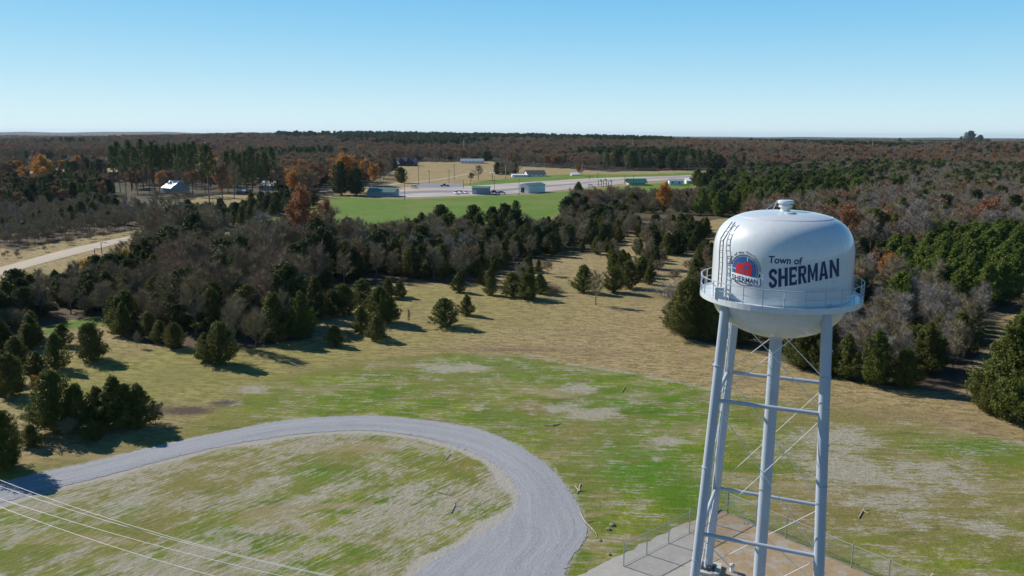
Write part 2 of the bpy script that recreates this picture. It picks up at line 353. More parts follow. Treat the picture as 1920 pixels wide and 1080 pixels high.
sh = rampv(t, mth(t, 'ADD', zc[1], mth(t, 'MULTIPLY', mth(t, 'SUBTRACT', n_fine, .5), 1.1)), .35, .75)
c = mixc(t, sh, c, mixc(t, n_grit, (.30, .275, .23), (.47, .44, .39)))
# lawns and woods floor
lawnc = mixc(t, rampv(t, n_mid, .3, .75), (.09, .18, .024), (.145, .21, .04))
lawnc = mixc(t, rampv(t, n_big, .45, .65), lawnc, (.16, .20, .05))
c = mixc(t, zb[1], c, lawnc)
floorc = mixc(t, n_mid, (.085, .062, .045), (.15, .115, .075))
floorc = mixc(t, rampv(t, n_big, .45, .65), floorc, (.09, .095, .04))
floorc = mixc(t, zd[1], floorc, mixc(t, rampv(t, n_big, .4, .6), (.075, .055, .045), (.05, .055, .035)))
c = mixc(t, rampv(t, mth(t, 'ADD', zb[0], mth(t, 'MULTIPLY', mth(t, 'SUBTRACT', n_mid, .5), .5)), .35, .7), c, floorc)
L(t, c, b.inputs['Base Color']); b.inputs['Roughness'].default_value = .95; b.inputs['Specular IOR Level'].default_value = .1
bp = N(t, 'ShaderNodeBump'); bp.inputs['Strength'].default_value = .9; bp.inputs['Distance'].default_value = .35
hh = mth(t, 'ADD', mth(t, 'MULTIPLY', n_fine, .5), mth(t, 'ADD', mth(t, 'MULTIPLY', streakf, .3), mth(t, 'MULTIPLY', n_grit, .2)))
L(t, hh, bp.inputs['Height']); L(t, bp.outputs[0], b.inputs['Normal'])
go = link('ground', gme, m, None, True); tag(go, kind='structure')

# ------------------------------------------------------------------ roads as sheets just above the ground
def resample(pts, n):
    p = np.array(pts, float)
    for _ in range(2):                            # corner cutting
        q = [p[0]]
        for a, b_ in zip(p[:-1], p[1:]): q += [a*.75+b_*.25, a*.25+b_*.75]
        q.append(p[-1]); p = np.array(q)
    s = np.r_[0, np.cumsum(np.hypot(*np.diff(p, axis=0).T))]
    ss = np.linspace(0, s[-1], n)
    return np.stack([np.interp(ss, s, p[:, 0]), np.interp(ss, s, p[:, 1])], -1), s[-1]
def ribbon(name, A, B, mat, n=260, k=14, dz=.03, rag=.25, crown=.05):
    a, la = resample(A, n); b_, lb = resample(B, n)
    tt = np.linspace(0, 1, k)
    V = []; UV = []
    for i in range(n):
        ra = rag*mnoise.noise(Vector((i*.8, 3.1, 0))); rb = rag*mnoise.noise(Vector((i*.8, 9.1, 0)))
        d = b_[i]-a[i]; ln = max(np.hypot(*d), .1); d = d/ln
        p0 = a[i]-d*ra; p1 = b_[i]+d*rb
        for q in tt:
            p = p0+(p1-p0)*q; V.append((p[0], p[1], float(hgt(p[0], p[1]))+dz+crown*math.sin(math.pi*q))); UV.append((i/n*(la+lb)/2, q*ln))
    I = np.arange(n*k).reshape(n, k)
    Fc = np.stack([I[:-1, :-1], I[1:, :-1], I[1:, 1:], I[:-1, 1:]], -1).reshape(-1, 4)
    me = mesh_np(name, V, Fc)
    uv = me.uv_layers.new(name='path'); UV = np.array(UV, np.float32)
    uv.data.foreach_set('uv', UV[Fc.ravel()].ravel())
    me.flip_normals() if me.polygons[0].normal.z < 0 else None
    o = link(name, me, mat, None, True); return tag(o, kind='structure')
def gravel_mat(name, ca, cb, edge, streaks=.5):
    m, t, b, o = newmat(name); uv = N(t, 'ShaderNodeUVMap'); g = N(t, 'ShaderNodeNewGeometry')
    s1 = noise(t, mapping(t, uv.outputs[0], 0, (.05, 1.1, 1)), 1, 5, .6, .4); s2 = noise(t, mapping(t, uv.outputs[0], 0, (.35, 4, 1)), 1, 5, .7, .8)
    f = noise(t, g.outputs['Position'], 9, 5, .8); md = noise(t, g.outputs['Position'], .5, 4)
    c = mixc(t, rampv(t, s1, .25, .75), ca, cb)
    c = mixc(t, mth(t, 'MULTIPLY', rampv(t, s2, .45, .7), streaks), c, tuple(x*.72 for x in ca))
    c = mixc(t, mth(t, 'MULTIPLY', rampv(t, md, .5, .75), .5), c, edge)
    c = mixc(t, rampv(t, f, .45, .75), c, tuple(min(1, x*1.35) for x in cb))
    L(t, c, b.inputs['Base Color']); b.inputs['Roughness'].default_value = .9; b.inputs['Specular IOR Level'].default_value = .2
    bp = N(t, 'ShaderNodeBump'); bp.inputs['Strength'].default_value = .6; bp.inputs['Distance'].default_value = .12
    L(t, mth(t, 'ADD', f, s2), bp.inputs['Height']); L(t, bp.outputs[0], b.inputs['Normal']); return m
GRAVEL = gravel_mat('blue_grey_gravel', (.255, .26, .28), (.34, .345, .365), (.34, .325, .30), .35)
ribbon('gravel_drive', dout, din, GRAVEL, 420, 14, .03, .45)
TANROAD = gravel_mat('pale_road_surface', (.40, .33, .25), (.50, .42, .33), (.42, .34, .25), .2)
ribbon('country_road', flatten([(-300, 585), (-150, 542), (0, 501.7), (133, 465), (252, 441.7), (330, 424), (420, 402)]), flatten([(-300, 605), (-150, 560), (0, 517), (100, 488), (200, 463), (252, 448), (330, 429), (420, 405)]), TANROAD, 160, 6, .06, .1)
DIRTROAD = gravel_mat('pale_dirt_track', (.33, .28, .21), (.42, .37, .29), (.30, .25, .19), .3)
ribbon('dirt_track', flatten([(203, 504), (205, 488), (218, 474), (244, 463)]), flatten([(209, 504), (211, 489), (223, 477), (246, 466)]), DIRTROAD, 60, 4, .06, .1)
ribbon('park_path', flatten([(600, 357), (692, 348.5), (757, 343), (785, 340.5), (849, 331.5), (875, 325.5), (913, 320)]), flatten([(600, 360), (692, 351.5), (757, 345), (785, 342.5), (849, 333.5), (875, 327), (913, 321.5)]), DIRTROAD, 80, 4, .08, .1)
ASPH = simple('weathered_asphalt', (.20, .20, .225), .85, var=.15, scale=.08)
m_, t_, b_, o_ = newmat('tan_lot_surface')
g_ = N(t_, 'ShaderNodeNewGeometry')
s_ = noise(t_, mapping(t_, g_.outputs['Position'], R(-4), (.018, .10, 1)), 1, 5, .6, .3); s2_ = noise(t_, mapping(t_, g_.outputs['Position'], R(-4), (.03, .25, 1)), 1, 4, .6, .3)
c_ = mixc(t_, rampv(t_, s_, .42, .58), (.44, .33, .24), (.30, .285, .30)); c_ = mixc(t_, rampv(t_, s2_, .5, .68), c_, (.55, .49, .45))
L(t_, c_, b_.inputs['Base Color']); b_.inputs['Roughness'].default_value = .9
ribbon('parking_lot', flatten([(700, 356), (785, 350), (860, 350.5), (960, 343), (1050, 338), (1150, 333), (1330, 325.5)]), flatten([(700, 370), (785, 371), (860, 367.5), (960, 364), (1050, 356.5), (1150, 347), (1330, 333)]), m_, 120, 10, .08, .5)
ribbon('park_road', flatten([(690, 366), (790, 357), (870, 358), (940, 356), (990, 350), (1080, 344), (1300, 330)]), flatten([(690, 371), (790, 361), (870, 361.5), (940, 359.5), (990, 353), (1080, 346), (1300, 331.5)]), ASPH, 100, 5, .16, .3)
ribbon('park_junction', flatten([(786, 344), (830, 343), (866, 345)]), flatten([(782, 352), (835, 352), (872, 350)]), ASPH, 30, 5, .12, .3)
ribbon('far_highway', flatten([(-100, 313), (70, 310.5), (205, 303.8), (300, 301)]), flatten([(-100, 315.5), (70, 313), (205, 305.5), (300, 302)]), simple('pale_concrete_road', (.5, .47, .43), .9, scale=.1), 40, 3, .3, 0)
ribbon('far_highway_lane', flatten([(70, 314.5), (150, 312), (205, 308.2)]), flatten([(70, 316), (150, 313.4), (205, 309.5)]), bpy.data.materials['pale_concrete_road'], 40, 3, .3, 0)
ribbon('far_clearing_road', flatten([(405, 281.5), (424, 275)]), flatten([(417, 282), (431, 275.2)]), bpy.data.materials['pale_concrete_road'], 20, 3, .3, 0)

# ------------------------------------------------------------------ TREES: library
def tris(P0, size, outward, flat=.5, rr=rng, aspect=1.6):
    n = len(P0); d = rr.normal(size=(n, 3)); d = d*flat+outward*(1-flat); d /= np.linalg.norm(d, axis=1)[:, None]+1e-9
    a = np.cross(d, rr.normal(size=(n, 3))); a /= np.linalg.norm(a, axis=1)[:, None]+1e-9; b_ = np.cross(d, a)
    s = size*(.6+.8*rr.random((n, 1)))
    V = np.stack([P0+a*s*aspect*.5, P0-a*s*aspect*.5+b_*s*.4, P0-a*s*.2*aspect-b_*s*.5], 1)
    return V.reshape(-1, 3)
def clumps_mesh(name, centers, radii, per, size, squash=.8, flat=.6, mat=None):
    out = []
    for cpos, r in zip(centers, radii):
        n = max(6, int(per)); d = rng.normal(size=(n, 3)); d /= np.linalg.norm(d, axis=1)[:, None]
        rad = r*(.45+.6*rng.random((n, 1)))
        P0 = cpos+d*rad*np.array([1, 1, squash])
        out.append(tris(P0, size, d, flat))
    V = np.concatenate(out); me = mesh_np(name, V, np.arange(len(V)).reshape(-1, 3)); me.materials.append(mat); return me
def trunk_mesh(name, segs, mat, n=5):
    mb = MB()
    for a, b_, r1, r2 in segs: mb.tube(a, b_, r1, r2, n, False)
    me = bpy.data.meshes.new(name); me.from_pydata(mb.v, [], mb.f); me.update(); me.materials.append(mat); return me
BARK = simple('grey_brown_bark', (.13, .105, .085), .9, var=.3, scale=2)
PBARK = simple('pine_bark', (.17, .115, .08), .9, var=.3, scale=2)
F_CEDAR = foliage('cedar_foliage', (.050, .070, .016), (.135, .155, .032), (.12, .105, .03), .28)
F_DARK = foliage('dark_evergreen_foliage', (.035, .055, .018), (.08, .105, .032), (.075, .075, .025), .2)
F_PINE = foliage('pine_foliage', (.045, .075, .022), (.10, .135, .035), (.06, .085, .03), .22)
F_YPINE = foliage('young_pine_foliage', (.085, .125, .022), (.19, .24, .045), (.12, .14, .03), .3)
F_RUST = foliage('russet_foliage', (.22, .09, .045), (.34, .155, .075), (.22, .15, .09), .25)
F_ORANGE = foliage('orange_foliage', (.40, .19, .04), (.52, .27, .06), (.32, .12, .04), .3)
F_YELLOW = foliage('yellow_foliage', (.50, .34, .06), (.62, .42, .09), (.42, .30, .08), .3)
F_BROWN = foliage('brown_foliage', (.19, .115, .065), (.29, .18, .10), (.24, .13, .07), .2)
F_TWIG = foliage('grey_twigs', (.18, .155, .10), (.34, .295, .20), (.27, .20, .11), 0, .8)
F_TWIGP = foliage('pale_twigs', (.20, .18, .16), (.33, .30, .27), (.24, .21, .18), 0, .8)
F_TWIGF = foliage('reddish_brown_twigs', (.20, .135, .09), (.32, .22, .15), (.24, .19, .13), 0, .8)

LIB = {}
def lib(kind, H, crown, trunk, crown_name='crown'): LIB.setdefault(kind, []).append((H, crown, trunk, crown_name))
def make_cedar(kind, mat, Hh, W, nbr, per, leaf, base=.03, shape=.75, seed=0, loose=.5, rise=.55, ins=.35):
    rs = np.random.default_rng(seed); out = []; lob = rs.random(6)*6.283
    segs = [((0, 0, -.15), (0, 0, Hh*.5), W*.085, W*.05), ((0, 0, Hh*.5), (0, 0, Hh*.94), W*.05, W*.012)]
    for i in range(nbr):
        tt = (i+rs.random())/nbr; tt = tt**1.1; z = Hh*(base+(.95-base)*tt); a = i*2.4+rs.random()*.9
        prof = W*max(.10, (1-tt)**shape)*min(1, .72+tt*2.2)
        prof *= 1+loose*(.16*math.sin(2*a+lob[0]+3*tt)+.12*math.sin(3*a+lob[1]-5*tt))+loose*.22*(rs.random()-.5)
        d = np.array([math.cos(a), math.sin(a), rise*(.6+.8*rs.random())+.5*tt]); d /= np.linalg.norm(d); ln = prof/math.hypot(d[0], d[1])
        o_ = np.array([0, 0, max(.05, z-d[2]*ln*.55)]); q = ins+(1-ins)*rs.random((per, 1))**.7
        sp_ = (.04+.135*np.sin(np.pi*np.clip(q*.92, 0, 1)))*W*(.75+.5*rs.random())*(1-.35*tt)
        P0 = o_+d*ln*q+rs.normal(size=(per, 3))*sp_*np.array([.62, .62, .5]); P0[:, 2] = np.abs(P0[:, 2])
        od = P0-np.array([0, 0, Hh*.35]); od /= np.linalg.norm(od, axis=1)[:, None]; od = od*.6+d*.6
        out.append(tris(P0, leaf, od, .55))
        if i % 3 == 0: segs.append((tuple(o_), tuple(o_+d*ln*.8), W*.02, W*.006))
    for k in range(5):                            # upright leaders break the outline
        a = rs.random()*6.283; q = W*(.15+.4*rs.random()); zt = Hh*(.70+.2*rs.random())*(1-q/W*.35); n_ = 50
        P0 = np.array([math.cos(a)*q, math.sin(a)*q, 0])+np.stack([rs.normal(size=n_)*W*.05, rs.normal(size=n_)*W*.05, zt+Hh*.12*rs.random(n_)], -1)
        out.append(tris(P0, leaf*.9, np.tile([0, 0, 1.], (n_, 1)), .6))
    tip = rs.normal(size=(60, 3))*np.array([W*.05, W*.05, Hh*.03])+np.array([0, 0, Hh*.955]); out.append(tris(tip, leaf*.8, np.tile([0, 0, 1.], (60, 1)), .6))
    V = np.concatenate(out); me = mesh_np(kind+'_crown', V, np.arange(len(V)).reshape(-1, 3)); me.materials.append(mat)
    lib(kind, Hh, me, trunk_mesh(kind+'_trunk', segs, BARK))
for s in range(5): make_cedar('red_cedar', F_CEDAR, 5, 1.75+.15*s, 110, 75, .13, base=.02, seed=s, shape=(.62, .75, .55, .85, .66)[s], loose=1.4)
for s in range(4): make_cedar('hedge_cedar', F_CEDAR, 5, 2.3, 150, 80, .13, base=.02, seed=20+s, shape=(.46, .6, .5, .68)[s], loose=1.9)
for s in range(2): make_cedar('large_cedar', F_CEDAR, 12, 4.6, 280, 120, .19, base=.02, seed=26+s, shape=(.5, .62)[s], loose=1.6)
for s in range(3): make_cedar('evergreen_tree', F_DARK, 9, 3.3, 130, 100, .21, seed=10+s, base=.06, shape=.42, loose=1.6)
for s in range(4): make_cedar('young_pine', F_YPINE, 7, 2.2, 90, 60, .20, seed=30+s, base=.06, shape=.58, loose=1.7, rise=.8)
def skeleton(Hh, spread, seed, fork=.28, nl=13, up_=.65):
    rs = random.Random(seed); segs = []; ends = []
    lean = Vector((rs.uniform(-.06, .06), rs.uniform(-.06, .06), 1))
    top = lean*Hh*.85; r = Hh*.017
    pts = [Vector((0, 0, -.2))]+[lean*Hh*.85*k/4+Vector((rs.uniform(-.1, .1), rs.uniform(-.1, .1), 0))*Hh*.1*(k > 0) for k in (1, 2, 3, 4)]
    for i in range(4): segs.append((pts[i], pts[i+1], r*(1-i*.22), r*(1-(i+1)*.22)))
    def at(f):
        f = f*4; i = min(3, int(f)); return pts[i].lerp(pts[i+1], f-i)
    for k in range(nl):
        f = fork+(.97-fork)*k/nl; p = at(f); a = k*2.4+rs.uniform(-.5, .5)
        ln = spread*(1.15-.75*f)*rs.uniform(.8, 1.2); el = up_*rs.uniform(.7, 1.3)+.3*f
        d = Vector((math.cos(a), math.sin(a), el)).normalized(); q = p+d*ln*.55+Vector((0, 0, 0)); d2 = (d+Vector((rs.uniform(-.3, .3), rs.uniform(-.3, .3), .25))).normalized(); e = q+d2*ln*.5
        rr = r*(.5-.3*f); segs += [(p, q, rr, rr*.6), (q, e, rr*.6, rr*.25)]
        for j in range(6):
            s0 = p.lerp(q, rs.uniform(.3, 1)) if j < 3 else q.lerp(e, rs.uniform(.1, .9))
            dd_ = (d*rs.uniform(.4, 1)+Vector((rs.uniform(-1, 1), rs.uniform(-1, 1), rs.uniform(-.1, .9)))*.8).normalized()
            e2 = s0+dd_*ln*rs.uniform(.25, .45); segs.append((s0, e2, rr*.32, rr*.12)); ends.append((s0, e2))
        ends.append((q, e))
    ends.append((pts[3], pts[4]))
    return segs, ends
def make_bare(kind, mat, Hh, spread, ntw, tw, seed, nl=13, up_=.65, length=.14):
    segs, ends = skeleton(Hh, spread, seed, nl=nl, up_=up_); rs = np.random.default_rng(seed)
    A = np.array([list(a) for a, b_ in ends]); B = np.array([list(b_) for a, b_ in ends])
    i = rs.integers(0, len(A), ntw); q = rs.random((ntw, 1))
    P0 = A[i]+(B[i]-A[i])*q; d = (B[i]-A[i]); d /= np.linalg.norm(d, axis=1)[:, None]
    d = d*.7+rs.normal(size=(ntw, 3))*.6+np.array([0, 0, .25]); d /= np.linalg.norm(d, axis=1)[:, None]
    ln = Hh*length*(.4+.9*rs.random((ntw, 1))); side = np.cross(d, rs.normal(size=(ntw, 3))); side /= np.linalg.norm(side, axis=1)[:, None]
    P1 = P0+d*ln
    V = np.stack([P0-side*tw, P0+side*tw, P1], 1).reshape(-1, 3)
    me = mesh_np(kind+'_crown', V, np.arange(len(V)).reshape(-1, 3)); me.materials.append(mat)
    lib(kind, Hh, me, trunk_mesh(kind+'_trunk', segs, BARK))
for s in range(5): make_bare('bare_tree', F_TWIG, 10, 3.3, 2400, .022, 40+s)
for s in range(3): make_bare('pale_bare_tree', F_TWIGP, 10, 3.0, 1600, .022, 50+s, up_=.9)
for s in range(3): make_bare('reddish_bare_tree', F_TWIGF, 11, 3.8, 2600, .026, 60+s)
for s in range(3): make_bare('bare_shrub', F_TWIG, 3.2, 2.0, 1500, .016, 70+s, nl=16, up_=.5, length=.25)
def make_leafy(kind, mat, Hh, spread, per, leaf, seed, cr=.9, nl=12, frac=.8):
    segs, ends = skeleton(Hh, spread, seed, nl=nl); rs = np.random.default_rng(seed)
    cs = [np.array(b_) for a, b_ in ends if rs.random() < frac]+[np.array(a.lerp(b_, .3)) for a, b_ in ends if rs.random() < frac*.5]
    rd = [cr*(.6+.7*rs.random()) for _ in cs]
    lib(kind, Hh, clumps_mesh(kind+'_crown', cs, rd, per, leaf, .8, .7, mat), trunk_mesh(kind+'_trunk', segs, BARK))
for s in range(3): make_leafy('russet_oak', F_RUST, 12, 4.2, 34, .30, 80+s, 1.0)
for s in range(3): make_leafy('orange_tree', F_ORANGE, 11, 3.8, 34, .30, 90+s, 1.0)
for s in range(2): make_leafy('yellow_tree', F_YELLOW, 5, 1.7, 26, .17, 100+s, .45)
for s in range(3): make_leafy('brown_oak', F_BROWN, 12, 4.4, 34, .32, 110+s, 1.05)
def make_pine(kind, mat, Hh, seed, lo=.5, W=3.2, ncl=30, per=60):
    rs = np.random.default_rng(seed); cs, rd, segs = [], [], [((0, 0, -.2), (0, 0, Hh*.5), .24, .18), ((0, 0, Hh*.5), (0, 0, Hh*.96), .18, .05)]
    for i in range(ncl):
        f = lo+(1-lo)*(i/ncl)**.9; a = i*2.4+rs.random(); pr = W*(1-((f-lo)/(1-lo))**1.6)*.9+.5
        q = .45+.55*rs.random(); p = np.array([math.cos(a)*pr*q, math.sin(a)*pr*q, Hh*f+.5]); cs.append(p); rd.append(1.0+.7*rs.random())
        segs.append(((0, 0, Hh*f-.4), tuple(p), .06, .02))
    lib(kind, Hh, clumps_mesh(kind+'_crown', cs, rd, per, .42, .6, .6, mat), trunk_mesh(kind+'_trunk', segs, PBARK))
for s in range(4): make_pine('tall_pine', F_PINE, 22, 120+s)
for s in range(2): make_pine('full_pine', F_PINE, 17, 130+s, lo=.15, W=4, ncl=44)

CAT = {'large_cedar': ('cedar_tree', 'cedar tree'), 'red_cedar': ('cedar', 'cedar tree'), 'hedge_cedar': ('red_cedar', 'cedar tree'), 'evergreen_tree': ('evergreen_tree', 'evergreen tree'), 'young_pine': ('young_pine', 'pine tree'), 'bare_tree': ('bare_tree', 'bare tree'), 'pale_bare_tree': ('bare_tree', 'bare tree'), 'reddish_bare_tree': ('bare_tree', 'bare tree'), 'bare_shrub': ('bare_shrub', 'shrub'), 'russet_oak': ('oak_tree', 'oak tree'), 'orange_tree': ('autumn_tree', 'autumn tree'), 'yellow_tree': ('autumn_tree', 'autumn tree'), 'brown_oak': ('oak_tree', 'oak tree'), 'tall_pine': ('pine_tree', 'pine tree'), 'full_pine': ('pine_tree', 'pine tree')}
LOOK = {'red_cedar': 'dark green conical cedar', 'hedge_cedar': 'low spreading dark green cedar', 'evergreen_tree': 'very dark round evergreen', 'young_pine': 'bright green young pine', 'bare_tree': 'leafless grey tree', 'pale_bare_tree': 'pale leafless tree', 'reddish_bare_tree': 'reddish brown leafless tree', 'bare_shrub': 'leafless grey shrub', 'russet_oak': 'russet red oak', 'orange_tree': 'orange leaved autumn tree', 'yellow_tree': 'small yellow leaved tree', 'brown_oak': 'dull brown leaved oak', 'tall_pine': 'long trunked pine', 'full_pine': 'full green pine'}
NM = {'large_cedar': 'cedar_tree', 'red_cedar': 'cedar_tree', 'hedge_cedar': 'cedar_tree'}
def plant(kind, x, y, h, wid=1.0, label=None, group=None, var=None, rz=None):
    vs = LIB[kind]; H0, cr, tr, cn = vs[var if var is not None else random.randrange(len(vs))]
    s = h/H0; nm = NM.get(kind, CAT[kind][0])
    rt_ = thing(nm, label, CAT[kind][1], (x, y, float(hgt(x, y))), random.uniform(0, 6.28) if rz is None else rz, group)
    rt_.scale = (s*wid, s*wid, s)
    for nme, me in (('trunk', tr), ('crown', cr)):
        o = bpy.data.objects.new(nme, me); C.objects.link(o); o.parent = rt_
    return rt_
def pxh(u, v, hp):                                # height in metres of something hp photo-pixels tall standing at pixel (u, v)
    p = G3(u, v); z = (p-Vector((0, 0, CAM_H))).dot(fw); return hp*z/F_PX/math.cos(.2)

exec_plants = []
